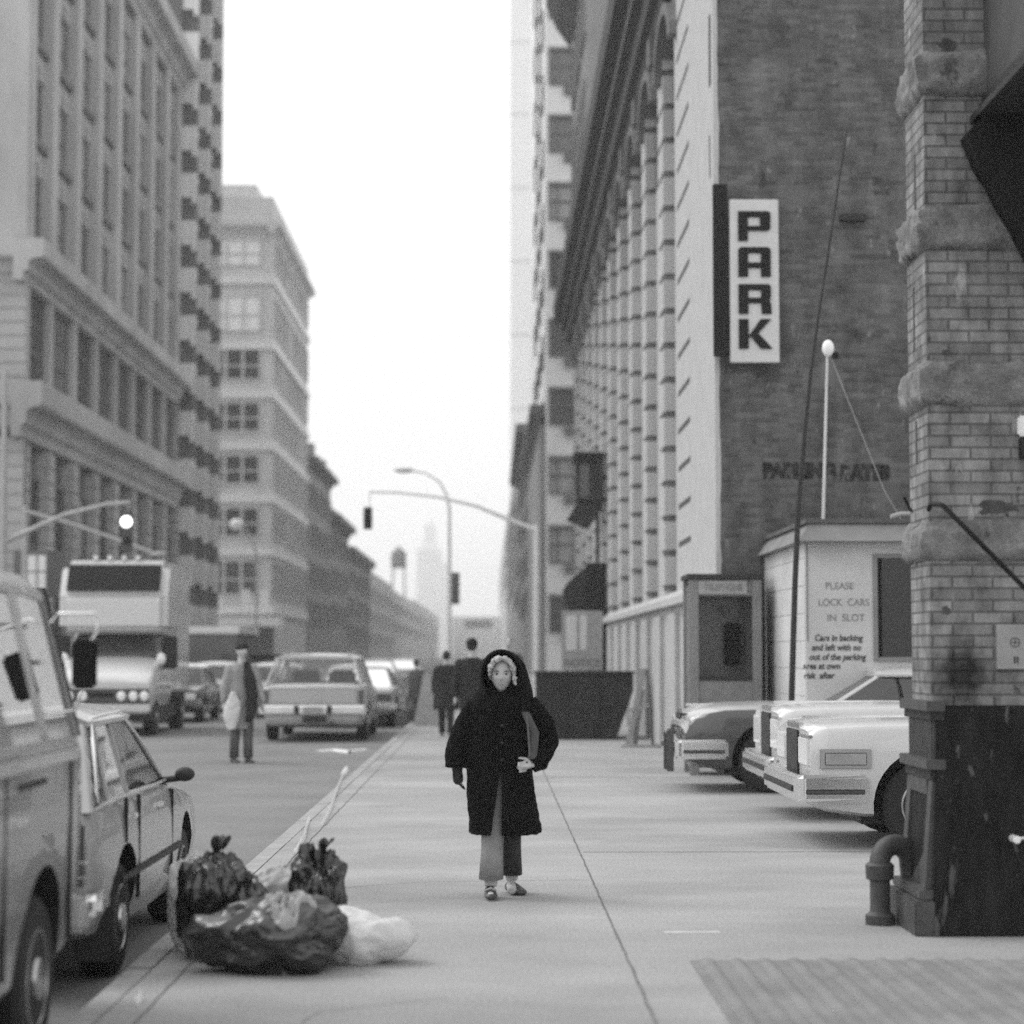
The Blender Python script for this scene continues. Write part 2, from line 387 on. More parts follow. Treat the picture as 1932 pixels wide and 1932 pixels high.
# Building A ------------------------------------------------
y0, y1 = 77.0, 115.0
A = thing('office_building', 'tall stone office building with two heavy cornices at the left edge', 'building', (XL, y0, 0))
off = A.location
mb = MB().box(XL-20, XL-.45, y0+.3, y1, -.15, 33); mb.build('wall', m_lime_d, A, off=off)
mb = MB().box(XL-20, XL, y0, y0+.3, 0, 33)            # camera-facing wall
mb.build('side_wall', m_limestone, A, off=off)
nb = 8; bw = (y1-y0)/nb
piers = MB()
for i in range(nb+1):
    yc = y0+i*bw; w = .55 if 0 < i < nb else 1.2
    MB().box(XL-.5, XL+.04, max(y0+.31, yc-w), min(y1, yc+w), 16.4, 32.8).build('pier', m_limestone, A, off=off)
MB().prism([(0, 0), (1, 0), (1, 1), (0, 1)], 'x', 0, .01)
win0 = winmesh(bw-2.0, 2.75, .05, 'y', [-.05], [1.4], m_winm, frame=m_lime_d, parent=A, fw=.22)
win0.location = Vector((XL-.40, y0+bw/2, 16.9))-off
sp0 = MB()
sp0.box(0, .12, -(bw-1.1)/2, (bw-1.1)/2, 0, .95)
for u in (-.8, .65): sp0.prism([(u-.42, .45), (u, .12), (u+.42, .45), (u, .8)], 'x', .12, .2)
sp0 = sp0.build('spandrel', m_limestone, A); sp0.location = Vector((XL-.42, y0+bw/2, 19.8))-off
lt0 = MB().box(0, .3, -(bw-1.1)/2, (bw-1.1)/2, 0, .28).build('shade_line', m_frieze2, A); lt0.location = Vector((XL-.42, y0+bw/2, 20.8))-off  # dark bar painted in for the shadow line above the spandrel
for i in range(nb):
    for k in range(4):
        dy = i*bw; dz = k*3.75
        if i or k:
            c = inst(win0, A, win0.location+Vector((0, dy, dz))); inst(win0.children[0], c, (0, 0, 0))
            inst(sp0, A, sp0.location+Vector((0, dy, dz))); inst(lt0, A, lt0.location+Vector((0, dy, dz)))
        inst(sp0, A, sp0.location+Vector((0, dy, dz+.05))) if 0 else None
# mid zone z 11.6-15.2
wm = winmesh(bw-.9, 3.3, .1, 'y', [-1.2, -.4, .4, 1.2], [1.1, 2.2], m_win, frame=m_bgrey, parent=A, fw=.12); wm.location = Vector((XL-.35, y0+bw/2, 11.8))-off
for i in range(1, nb):
    c = inst(wm, A, wm.location+Vector((0, i*bw, 0))); inst(wm.children[0], c, (0, 0, 0))
piers = MB()
for i in range(nb+1):
    yc = y0+i*bw; w = .32 if i else .9
    MB().box(XL-.5, XL, max(y0+.31, yc-w), min(y1, yc+w), 11.2, 15.6).build('pier', m_limestone, A, off=off)
prof_cornice(XL, y0, y1, 15.1, 16.6, .8, m_limestone, 'cornice', A, ret=20)
prof_cornice(XL, y0, y1, 9.4, 11.4, .8, m_limestone, 'cornice', A, ret=20)
prof_cornice(XL, y0, y1, 32.2, 34.0, .9, m_limestone, 'cornice', A, ret=20)
# colonnade z 0-9.4
wb = winmesh(bw-1.5, 7.2, .12, 'y', [0], [2.2, 4.6], m_win, frame=m_bgrey, parent=A, fw=.2); wb.location = Vector((XL-.4, y0+bw/2, 1.0))-off
for i in range(1, nb):
    c = inst(wb, A, wb.location+Vector((0, i*bw, 0))); inst(wb.children[0], c, (0, 0, 0))
piers = MB()
for i in range(nb+1):
    yc = y0+i*bw; w = .5 if i else .8; piers = MB()
    for k in range(16):
        z = k*.58; piers.box(XL-.6, XL+.1, max(y0+.31, yc-w), min(y1, yc+w), z, z+.5)
    piers.box(XL-.6, XL+.02, max(y0+.31, yc-w*.9), min(y1, yc+w*.9), 0, 9.3)
    piers.build('pier', m_limestone, A, off=off)
sw = MB()
for k in range(20): sw.box(XL-20, XL+.03, y0-.06, y0, .1+k*.52, .1+k*.52+.42)
for k in range(7): sw.box(XL-20, XL+.03, y0-.06, y0, 11.7+k*.5, 11.7+k*.5+.4)
sw.build('quoin_courses', m_limestone, A, off=off)

# Building B: balconied tower ---------------------------------
B = thing('apartment_tower', 'tower with stacked white balconies rising behind the tall stone office building', 'building', (XL, 115, 0)); off = B.location
MB().box(XL-18, XL-.02, 115.02, 127, -.15, 66).build('wall', m_bgrey, B, off=off)
bal = MB()
bal.box(0, .86, 0, .25, 0, 1.35); bal.box(.6, .9, -.04, 0, -.35, 1.35); bal.box(0, .82, .25, .95, .9, 1.2)
bal = bal.build('balcony', m_panel2, B)
first = True
for k, yy in enumerate((115.2, 120.7, 125.6)):
    MB().box(XL-.02, XL+.8, yy+.3, yy+1.0, -.1, 66).build('bay', m_bgrey, B, off=off)  # darker grey stands for shade in the openings between balconies
    for f in range(24):
        z = 2.9+f*2.63
        loc = Vector((XL, yy, z))-off
        if first: bal.location = loc; first = False
        else: inst(bal, B, loc)

# Building C: corner loft building -----------------------------
def block(name, label, X, y0, y1, z, mat, zs, wh, ncam, nst, side, depth=20, winmat=m_win, cornice=None, parapet=0, camw=None, bw=None, frame=None, camoff=.6, pierm=None, group=None, cat='building', stretchp=.8):
    """a street block; side=+1 stands left of the street (wall faces +x), -1 right"""
    b = thing(name, label, cat, (X, y0, 0), group=group); off = b.location
    MB().box(X, X-side*depth, y0, y1, -.15, z).build('wall', mat, b, off=off)
    fr = frame or mat
    cells = []
    if ncam and zs:
        cw = camw/ncam
        for k, (zc, h) in enumerate(zip(zs, wh)):
            w = winmesh(cw*stretchp, h, .1, 'x', [], [h*.45], winmat[k] if isinstance(winmat, list) else winmat, frame=fr, parent=b, fw=.13)
            for i in range(ncam):
                loc = Vector((X-side*(camoff+cw*(i+.5)), y0-.02, zc-h/2))-off
                if i == 0: w.location = loc
                else: c = inst(w, b, loc); inst(w.children[0], c, (0, 0, 0))
    if nst and zs:
        cw = (y1-y0-1)/nst
        w = None
        for k, (zc, h) in enumerate(zip(zs, wh)):
            w = winmesh(cw*stretchp, h, .1, 'y', [0], [], m_win, frame=fr, parent=b, fw=.13)
            for i in range(nst):
                loc = Vector((X+side*.02, y0+.5+cw*(i+.5), zc-h/2))-off
                if i == 0: w.location = loc
                else: c = inst(w, b, loc); inst(w.children[0], c, (0, 0, 0))
    if cornice:
        z0, z1, o, cm = cornice
        prof_cornice(X, y0, y1, z0, z1, o, cm, 'cornice', b, side=side, ret=depth)
    return b
Cz = [32.8, 28.0, 24.0, 19.9, 15.8, 11.7, 7.4]; Ch = [2.0, 2.7, 2.35, 2.2, 2.2, 2.2, 2.6]
Cb = block('loft_building', 'pale grey corner loft building with wide window bands beyond the balconied tower', XL, 164, 196, 37.2, m_blight, Cz, Ch, 3, 6, 1,
           depth=20, winmat=[m_skywin, m_skywin, m_win, m_win, m_win, m_win, m_winm], camw=4.0, camoff=.9, stretchp=.95, cornice=(34.2, 35.2, .7, m_blight))
off = Cb.location
mb = MB()
for z, h in zip(Cz, Ch):
    mb.box(XL-20, XL+.22, 163.75, 164, z-h/2-1.5, z-h/2-.9); mb.box(XL-.01, XL+.22, 164, 196, z-h/2-1.5, z-h/2-.9)
mb.build('sill_course', m_panel2, Cb, off=off)
mb = MB().box(XL-4.9, XL-1.5, 166, 172, 37.2, 38.6); mb.build('penthouse', m_blight, Cb, off=off)
c2 = Vector((XL-5.9-2, 163.98, 0))
w = winmesh(3.2, 2.2, .1, 'x', [0], [1.1], m_win, frame=m_blight, parent=Cb, fw=.13); w.location = Vector((XL-7.6, 163.98, 22.8))-off
for z in (18.8, 14.7, 10.6): c = inst(w, Cb, Vector((XL-7.6, 163.98, z))-off); inst(w.children[0], c, (0, 0, 0))
# shop fronts with bright lights at its foot
sh = thing('shop_front', 'row of bright shop windows at the foot of the pale loft building', 'shop', (XL, 163, 0)); off = sh.location
MB().box(XL-8, XL+1.2, 160, 163.6, 3.6, 4.3).build('canopy', m_panel2, sh, off=off)
MB().box(XL-8, XL+.6, 161, 163.6, 0, 3.6).build('shop_window', m_winm, sh, off=off)
MB().box(XL-4.5, XL-3.2, 160.6, 161, 4.5, 5.8).build('shop_sign', m_panel, sh, off=off)
MB().box(XL-1.8, XL-1.2, 160.6, 161, 4.6, 6.4).build('shop_sign', m_panel, sh, off=off)
MB().box(XL-.4, XL+.2, 160.6, 161, 4.6, 6.4).build('shop_sign', m_panel, sh, off=off)

# D, E, F row on the left
D1 = block('row_house', 'dark old row house with uneven roofline next beyond the pale loft building', XL, 197.5, 225, 19.8, m_bmid, [16.5, 12.8, 9.1, 5.4], [2.1]*4, 0, 7, 1, cornice=(18.8, 19.9, .9, m_bgrey))
off = D1.location; mb = MB()
for yy, h in ((199, 1.5), (206, .9), (213, 1.2), (219, .8)): mb.box(XL-1.2, XL+.3, yy, yy+2.2, 19.85, 19.85+h)
mb.build('parapet_block', m_bmid, D1, off=off)
D2 = block('row_house', 'row house with arched dark gable seen against the sky before the traffic signal', XL, 225.3, 253, 17.2, m_bmid, [13.4, 9.6, 5.8], [2.2]*3, 0, 7, 1, cornice=(14.9, 16.4, 1.0, m_bgrey))
D3 = block('row_house', 'low row house with a sloping dark roof in the middle of the left row', XL, 254, 300, 14.2, m_bmid, [10.6, 7.2, 4], [2]*3, 2, 10, 1, camw=9, cornice=(12.6, 14.3, .8, m_bgrey))
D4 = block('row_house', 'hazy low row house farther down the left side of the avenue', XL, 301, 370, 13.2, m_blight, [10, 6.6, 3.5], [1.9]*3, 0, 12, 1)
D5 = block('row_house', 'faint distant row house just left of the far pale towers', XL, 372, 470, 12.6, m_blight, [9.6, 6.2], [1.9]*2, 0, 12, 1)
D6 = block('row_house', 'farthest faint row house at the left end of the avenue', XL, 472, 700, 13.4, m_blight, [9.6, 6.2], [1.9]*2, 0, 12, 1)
wt = thing('water_tower', 'round rooftop water tower on legs over the distant left roofs', 'tank', (-18.6, 430, 12.6)); w_ = MB()
MB().lathe([(1.5, 6.2), (1.55, 6.3), (1.55, 9.2), (1.45, 9.3), (.1, 10.6)], n=16).build('tank', m_bgrey, wt, smooth=40)
for sx in (-1, 1):
    for sy in (-1, 1): MB().tube([(sx*1.3, sy*1.3, 0), (sx*1.1, sy*1.1, 6.2)], .14, 6).build('leg', m_bgrey, wt)
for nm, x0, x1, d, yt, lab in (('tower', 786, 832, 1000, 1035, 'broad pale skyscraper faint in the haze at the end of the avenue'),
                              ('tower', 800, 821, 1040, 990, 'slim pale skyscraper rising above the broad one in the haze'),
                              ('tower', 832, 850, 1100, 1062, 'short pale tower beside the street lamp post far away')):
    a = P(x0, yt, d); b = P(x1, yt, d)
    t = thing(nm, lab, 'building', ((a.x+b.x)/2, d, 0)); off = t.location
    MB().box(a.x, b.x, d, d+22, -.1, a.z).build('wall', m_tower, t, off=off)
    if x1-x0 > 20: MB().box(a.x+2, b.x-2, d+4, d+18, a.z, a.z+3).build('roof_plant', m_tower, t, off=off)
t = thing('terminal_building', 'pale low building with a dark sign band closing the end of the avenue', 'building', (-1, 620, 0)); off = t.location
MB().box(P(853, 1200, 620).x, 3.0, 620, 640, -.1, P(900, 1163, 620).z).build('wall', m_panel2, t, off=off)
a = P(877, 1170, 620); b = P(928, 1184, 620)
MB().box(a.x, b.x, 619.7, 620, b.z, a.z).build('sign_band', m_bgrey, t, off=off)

# ------------------------------------------------------------ right side
XR = 3.1
# F main: whitewashed warehouse with brick side wall
Fb = thing('warehouse', 'whitewashed warehouse with long dark cornice and bare brick side wall', 'building', (XR, 29, 0)); off = Fb.location
FY0, FY1 = 29.0, 78.0; XIN = XR+.21; ZC = 12.95
MB().box(XR+.02, 24, FY0, FY0+.4, -.1, 14.4).build('brick_side_wall', m_brick, Fb, off=off)
MB().box(XIN, 24, FY0+.4, FY1, -.1, 14.0).build('wall', m_white, Fb, off=off)
# corner strip with wavy paint edge
mb = MB(); pts = []
for k in range(0, 59):
    z = 2.5+k*.2; pts.append((XR+.06+.045*noise.noise(Vector((0, 0, z*1.1)))+.03*noise.noise(Vector((3, 0, z*6))), z))
mb.prism([(XR-.006, 2.5)]+pts+[(XR-.006, 14.1)], 'y', FY0-.006, FY0-.0001)
mb.build('paint_edge', m_white, Fb, off=off)
MB().box(XR, XR+.02, FY0, 35.2, 2.4, 14.0).build('corner_pilaster', m_white, Fb, off=off)
mb = MB().box(XR+.02, XIN, FY0+.41, 35.2, 2.4, 14.0)
mb.build('corner_pilaster_core', m_white, Fb, off=off)
m_groove = M('groove_shadow_dirt', .07, .95, .2, 5)  # dark tone painted for the shade in grooves and slots
mb = MB(); pitch = .62; zs = [2.75+pitch*k for k in range(19)]
# grooves are real slots: pilasters built course by course
def courses(mb, x0, x1, ya, yb, z0, z1, gap=.075, zlist=zs):
    edges = [z0]+[z for z in zlist if z0 < z < z1]+[z1]
    for a, b in zip(edges, edges[1:]): mb.box(x0, x1, ya, yb, a+(gap/2 if a > z0 else 0), b-(gap/2 if b < z1 else 0))
np_ = 10; pils = []
base = MB(); courses(base, 0, .225, 0, 1.15, 2.62, ZC-.55, gap=.12)
base = base.build('pilaster', m_white, Fb); base.location = Vector((XR, 37.6, 0))-off
for i in range(1, np_): inst(base, Fb, Vector((XR, 37.6+4.3*i*.985, 0))-off)
core = MB().box(.07, .22, .06, 1.1, 2.6, ZC-.55).build('pilaster_core', m_frieze2, Fb); core.location = base.location.copy()
for i in range(1, np_): inst(core, Fb, Vector((XR, 37.6+4.3*i*.985, 0))-off)
# grooves on far part of the corner strip (2 m long, dark strips painted for the shade in the joints)
mb = MB()
for z in zs[1:]: mb.box(XR-.004, XR+.01, 32.7, 34.75, z-.045, z+.045)
mb.build('corner_joints', m_groove, Fb, off=off)
# arch heads between pilasters
def arch(yc):
    mb = MB(); n = 12; W = 3.15; r = 1.45
    poly = [(-W/2, 0)]+[(-W/2, 1.0), (W/2, 1.0), (W/2, 0)]+[(r*math.cos(math.pi*k/n)*.98, r*.5*math.sin(math.pi*k/n)) for k in range(n+1)]
    mb.prism(poly, 'x', -.03, .2); return mb
a0 = arch(0).build('arch_head', m_frieze2, Fb); a0.location = Vector((XR+.02, 36.4, ZC-1.05))-off
mo = MB(); n = 12
mo.loft([[Vector((x_, rr_*math.cos(math.pi*k/n), rr_*.52*math.sin(math.pi*k/n))) for x_, rr_ in ((-.16, 1.42), (-.16, 1.75), (.1, 1.75), (.1, 1.42))] for k in range(n+1)])
mo = mo.build('arch_moulding', m_frieze2, Fb); mo.location = Vector((XR+.02, 36.4, ZC-1.05))-off
aw = MB().box(.165, .185, -1.4, 1.4, -1.1, .74).build('arch_window', m_win, Fb); aw.location = mo.location.copy()  # dark panel added for the shaded recess behind the arch
br0 = MB().box(-.22, .02, -.28, .28, -.1, .42).box(-.12, .02, -.22, .22, -.25, -.1).build('bracket', m_frieze2, Fb); br0.location = Vector((XR, 38.18, ZC-.56))-off
for i in range(1, np_):
    for o in (a0, mo, aw): inst(o, Fb, o.location+Vector((0, 4.2355*i, 0)))
    inst(br0, Fb, br0.location+Vector((0, 4.2355*i, 0)))
# cornice: dark with stepped profile
poly = [(XR+.3, ZC-.15), (XR-.12, ZC-.15), (XR-.16, ZC+.1), (XR-.3, ZC+.15), (XR-.32, ZC+.55), (XR-.44, ZC+.6), (XR-.5, ZC+.95), (XR-.74, ZC+1.02), (XR-.78, ZC+1.5), (XR+.3, ZC+1.5)]
MB().prism(poly, 'y', 34.9, FY1+.3).build('cornice', m_frieze, Fb, off=off)
MB().box(XR-.5, XR-.46, 35, FY1, ZC+.62, ZC+.72).build('cornice_fillet', m_frieze2, Fb, off=off)
# wall slots on the corner
MB().box(XR+.0, XR+.012, 29.35, 29.55, 9.6, 10.6).box(XR, XR+.012, 29.5, 29.56, 8.3, 8.9).build('wall_slot', m_groove, Fb, off=off).location.x -= .01
# water table and base
MB().prism([(XR-.16, 2.38), (XR-.16, 2.5), (XR+.0, 2.62), (XR+.3, 2.62), (XR+.3, 2.38)], 'y', 29.2, 56).build('water_table', m_white, Fb, off=off)
mb = MB(); mb.box(XR-.02, XR+.3, 29.2, 56, -.05, 2.38)
for i in range(7): mb.box(XR-.1, XR-.02, 34.5+i*3.1, 36.0+i*3.1, -.05, 2.25)
mb.build('base_course', m_whiteb, Fb, off=off)
MB().box(XR-.02, XR+.25, 56.01, FY1, -.05, 2.6).build('shop_wall', m_bgrey, Fb, off=off)
# old painted wall letters, worn nearly away
m_worn = M('worn_paint', .022, .9, 1.4, 5)
def at29(x, y): p = P(x, y, 28.99); return p
p = at29(1508, 889); text('worn_lettering', 'PARKING', .27, m_worn, Fb, Vector((p.x, FY0-.004, p.z))-off, ext=.002, bold=.022, sx=.88)
p = at29(1632, 893); text('worn_lettering', 'RATES', .27, m_worn, Fb, Vector((p.x, FY0-.004, p.z))-off, ext=.002, bold=.022, sx=.88)
p = P(1608, 412, 29); MB().box(p.x-.18, p.x+.18, FY0-.12, FY0, p.z-.05, p.z+.04).build('iron_ledge', m_iron, Fb, off=off)

# PARK sign
s0 = P(1378, 373, 28.6); s1 = P(1473, 682, 28.6)
cx = (s0.x+s1.x)/2; t = thing('parking_sign', 'tall white vertical sign with black block letters on the brick wall', 'sign', (cx, 28.75, s1.z))
Wd = (s1.x-s0.x)/2; Hh = s0.z-s1.z
MB().box(-Wd, Wd, -.05, .03, 0, Hh).build('board', m_signw, t, bevel=.01)
mb = MB().box(-Wd-.22, -Wd-.03, -.02, .1, .1, Hh+.22).build('dark_strip', m_black, t)  # plain black strip left of the board
# hand-built block letters
def letter(ch, u, v, w, h):
    mb = MB(); d0, d1 = -.075, -.05; st = w*.30
    def b(x0, x1, z0, z1): mb.box(u+x0*w, u+x1*w, d0, d1, v+z0*h, v+z1*h)
    def pl(pts): mb.prism([(u+x_*w, v+z_*h) for x_, z_ in pts], 'y', d0, d1)
    if ch == 'P':
        b(0, .3, 0, .86); pl([(0, .86), (0, 1), (.93, 1), (1, .94), (1, .86)]); b(.68, 1, .5, .86)
        pl([(.3, .5), (1, .5), (1, .42), (.93, .34), (.3, .34)]); b(.3, .68, .8, .86)
    if ch == 'A':
        b(0, .3, 0, .86); b(.7, 1, 0, .86); pl([(0, .86), (0, .93), (.08, 1), (.92, 1), (1, .93), (1, .86)]); b(.3, .7, .3, .48); b(.3, .7, .8, .86)
    if ch == 'R':
        b(0, .3, 0, .86); pl([(0, .86), (0, 1), (.92, 1), (1, .93), (1, .86)]); b(.7, 1, .56, .86); b(.3, .7, .36, .54); b(.3, .7, .8, .86)
        pl([(.7, .56), (1, .56), (.96, .45), (1, .34), (1.02, 0), (.72, 0), (.7, .3)])
    if ch == 'K':
        b(0, .3, 0, 1); pl([(.3, .42), (.68, 1), (1.0, 1), (.6, .52), (1.04, 0), (.68, 0), (.36, .42), (.3, .36)])
    return mb.build('letter', m_black, t)
for ch, (ya_, yb_) in zip('PARK', ((393, 459), (481, 546), (566, 630), (650, 712))):
    pass
zt = Hh
for ch, a_, b_ in (('P', 396, 463), ('A', 466, 533), ('R', 536, 600), ('K', 603, 664)):
    pass
for ch, a_, b_ in (('P', 396, 452), ('A', 464, 520), ('R', 534, 590), ('K', 600, 656)):
    top = P(1400, a_, 28.6).z-s1.z; bot = P(1400, b_, 28.6).z-s1.z
    letter(ch, -Wd*.66, bot, Wd*1.32, top-bot)

# bits on the far part of the warehouse
t = thing('box_sign', 'black box sign projecting high from the warehouse front', 'sign', (2.7, 58.6, 5.0)); off = t.location
a = P(1087, 853, 58.5); b = P(1137, 945, 58.5)
MB().box(a.x, b.x, 58.5, 59.4, b.z, a.z-.25).build('box', m_iron, t, off=off)
MB().box(a.x-.06, b.x, 58.44, 59.46, a.z-.25, a.z).build('cap', m_black, t, off=off)
MB().box(a.x+.1, a.x+.36, 58.47, 58.5, b.z+.1, a.z-.35).build('panel', m_bgrey, t, off=off)
MB().prism([(a.x-.25, b.z-.5), (a.x+.05, b.z-.02), (b.x, b.z-.02), (b.x, b.z-.2), (a.x+.35, b.z-.75)], 'y', 58.6, 59.3).build('bracket', m_iron, t, off=off)
MB().tube([(b.x-.12, 58.9, b.z), (b.x-.12, 58.9, .0)], .05, 8).build('post', m_iron, t, off=off)
t = thing('awning', 'dark sagging shop awning over the warehouse doorway', 'awning', (2.6, 57, 2.6)); off = t.location
a = P(1062, 1150, 57); b = P(1112, 1068, 57)
MB().prism([(a.x, P(0, 1128, 57).z), (a.x+.05, P(0, 1105, 57).z), (b.x-.1, b.z), (XR, b.z-.1), (XR, P(0, 1150, 57).z), (a.x+.1, P(0, 1150, 57).z)], 'y', 56.4, 58.2).build('canopy', m_iron, t, off=off, bevel=.06)
t = thing('shutter_board', 'tall black board standing against the warehouse corner by the awning', 'board', (2.9, 56.2, 0)); off = t.location
a = P(1107, 1062, 56.1)
MB().box(a.x, XR-.03, 56.05, 56.3, 0, a.z).build('board', m_black, t, off=off)
MB().box(a.x, XR-.03, 56.0, 56.05, 0, .12).build('foot', m_black, t, off=off)
t = thing('hoarding_poster', 'pale poster board above the dark dumpster', 'board', (2.0, 42.6, 0)); off = t.location
a = P(1060, 1152, 42.6); b = P(1137, 1264, 42.6)
MB().box(a.x, b.x, 42.6, 42.64, b.z, a.z).build('panel', m_signg, t, off=off)
MB().box(a.x+.08, a.x+.3, 42.585, 42.6, a.z-.8, a.z-.1).box(a.x+.36, a.x+.5, 42.585, 42.6, a.z-.8, a.z-.1).build('poster', m_signw, t, off=off)
for x_ in (a.x+.1, b.x-.1): MB().box(x_-.03, x_+.03, 42.64, 42.7, 0, a.z-.1).build('post', m_wood, t, off=off)
text('lettering', 'NOTICE', .2, m_bgrey, t, Vector(((a.x+b.x)/2, 42.595, b.z+.14))-off, ext=.003)

# tall old building behind the warehouse, cornice against the sky
G2 = block('tenement', 'tall old building with heavy dark top cornice between warehouse and white tower', 3.75, 81, 95, 33.5, m_bmid, [27, 23, 19], [2]*3, 0, 3, -1, depth=15)
MB().prism([(3.7, 29.2), (3.0, 30.2), (2.55, 31.2), (2.5, 34), (3.75, 34)], 'y', 80.5, 95.6).build('cornice', m_frieze, G2, off=G2.location)
# G: white tower with dark windows
Gz = [(1232-y_)/4000*118+1.6 for y_ in (1160, 1029, 898, 767, 636, 505, 374, 243, 112, -19, -150, -280)]
GX = 3.13
Gt = thing('white_tower', 'tall white panelled tower with one dark window per storey facing the camera', 'building', (GX, 118, 0)); off = Gt.location
MB().box(GX, 20, 118, 162, -.1, 58).build('wall', m_panel, Gt, off=off)
w = winmesh(1.35, 1.9, .12, 'x', [-.25], [1.0], m_winm, frame=m_bgrey, parent=Gt, fw=.09); w.location = Vector((GX+.88, 117.97, Gz[0]-.95))-off
ac = MB().box(-.3, .3, -.35, 0, 0, .42).build('air_conditioner', m_bgrey, Gt); ac.location = Vector((GX+1.3, 118, Gz[0]-1.55))-off
sh_ = MB().box(-.75, .75, -.3, 0, 0, .16).build('window_hood', m_bmid, Gt); sh_.location = Vector((GX+.88, 118, Gz[0]+1.0))-off
for z in Gz[1:]:
    c = inst(w, Gt, Vector((GX+.88, 117.97, z-.95))-off); inst(w.children[0], c, (0, 0, 0))
    inst(ac, Gt, Vector((GX+1.3, 118, z-1.55))-off); inst(sh_, Gt, Vector((GX+.88, 118, z+1.0))-off)
w = winmesh(2.2, 1.8, .08, 'y', [], [], m_winm, frame=m_bgrey, parent=Gt, fw=.1); w.location = Vector((GX-.02, 124, Gz[0]-.9))-off
for k, z in enumerate(Gz):
    for yy in (124, 131, 138, 145):
        if k or yy > 124: c = inst(w, Gt, Vector((GX-.02, yy, z-.9))-off); inst(w.children[0], c, (0, 0, 0))
MB().box(2.85, 3.127, 120, 160, -.1, 15.0).build('podium', m_bmid, Gt, off=off)
prof_cornice(2.85, 120, 160, 14.6, 15.7, .6, m_bgrey, 'cornice', Gt, side=-1)
L2 = block('brownstone', 'grey brownstone with projecting cornice farther along the right side', 3.1, 168, 222, 19.6, m_bmid, [16.5, 13, 9.5, 6], [2]*4, 2, 12, -1, camw=5, cornice=(18.4, 19.7, 1.1, m_bgrey))
L3 = block('brownstone', 'hazy brownstone behind the traffic signal arm on the right', 3.1, 223, 278, 22, m_bmid, [18.5, 15, 11.5, 8], [2]*4, 2, 12, -1, camw=5)
L4 = block('brownstone', 'faint tall block beside the very pale tower on the right', 3.1, 280, 400, 25.5, m_bmid, [21.5, 18, 14.5, 11], [2]*4, 0, 14, -1)
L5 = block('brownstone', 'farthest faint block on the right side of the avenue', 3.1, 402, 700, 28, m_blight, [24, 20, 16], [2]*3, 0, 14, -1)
a = P(963, 100, 410); b = P(1001, 100, 410)
Ht = thing('pale_tower', 'very pale high tower almost lost against the sky right of the avenue', 'building', (a.x, 410, 0)); off = Ht.location
MB().box(a.x, 40, 410, 440, -.1, 135).build('wall', m_tower, Ht, off=off)
mb = MB()
for k in range(8): mb.box(a.x-.1, b.x+3, 409.8, 410, 20+k*14.5, 20.5+k*14.5)
mb.build('string_course', m_panel2, Ht, off=off)
# cross street surfaces
for nm, ya_, yb_, z in (('side_street', 62, 76.5, -.105), ('side_street', 132, 163, -.105)):
    struct(MB().box(-60, -17.01, ya_, yb_, -.15, z).build(nm, m_road))
struct(MB().box(3.2, 40, 80.01, 95.99, -.155, -.104).build('side_street', m_road))
# ------------------------------------------------------------ pier with its black base (right foreground)
PD = 12.2                                  # front face distance
c0 = P(1757, 1330, PD); PXL = c0.x; PB = 12.74
pier = thing('brick_pier', 'pale brick pier with rough stone bands at the right edge', 'pillar', (PXL+.6, PD, 0)); off = pier.location
ztop = 7.2
MB().box(PXL, PXL+1.3, PD, PB, 1.3, ztop).build('brick_shaft', m_pier, pier, off=off)
# worn corner strip
def band(zc, h, nm='stone_band'):
    rings = []
    for k in range(15):
        t_ = k/14; z = zc-h/2+h*t_
        o = .045*(1-abs(2*t_-1)**5)+.004
        x0, x1, a, b = PXL-o, PXL+1.3+o, PD-o, PB+o
        ring = []
        for (xa, yb_), (xc, yd) in (((x0, a), (x1, a)), ((x1, a), (x1, b)), ((x1, b), (x0, b)), ((x0, b), (x0, a))):
            for q in range(26):
                s_ = q/26; xx = xa+(xc-xa)*s_; yy = yb_+(yd-yb_)*s_
                j = .022*noise.noise(Vector((xx*6, yy*6, z*7)))+.014*noise.noise(Vector((xx*16, yy*16, z*18)))+.006*noise.noise(Vector((xx*40, yy*40, z*40)))
                cxm, cym = PXL+.65, (PD+PB)/2
                ring.append(Vector((xx+j*(1 if xx > cxm else -1), yy+j*(1 if yy > cym else -1), z+j)))
        rings.append(ring)
    MB().loft(rings).build(nm, m_stone, pier, off=off, smooth=60)
zb = lambda ya_, yb_: (P(1800, (ya_+yb_)/2, PD).z, P(1800, ya_, PD).z-P(1800, yb_, PD).z)
for ya_, yb_ in ((95, 182), (388, 472), (683, 766), (978, 1058)):
    zc, h = zb(ya_, yb_); band(zc, h)
m_soot = M('soot', .075, .95, .5, 12)
# vertical cracks / dark joints on the street face, dark stains as recessed spalls
mb = MB()
for ya_, yb_, o in ((535, 655, .33), (790, 870, .30), (300, 390, .25)):
    z0 = P(1740, yb_, 12.4).z; z1 = P(1740, ya_, 12.4).z; mb.box(PXL-.004, PXL+.01, PD+o, PD+o+.035, z0, z1)
mb.build('open_joint', m_groove, pier, off=off)
for x_, y_, rx, rz in ((1788, 88, .05, .05), (1785, 666, .025, .018), (1883, 957, .1, .04), (1785, 1152, .025, .025)):
    p = P(x_, y_, PD); pts = []
    for k in range(22):
        a = 2*math.pi*k/22; q = 1+.7*noise.noise(Vector((math.cos(a)*2+x_, math.sin(a)*2, 0))); pts.append((p.x+rx*q*math.cos(a), p.z+rz*q*math.sin(a)))
    MB().prism(pts, 'y', PD-.003, PD+.02).build('spalled_hole', m_soot, pier, off=off)
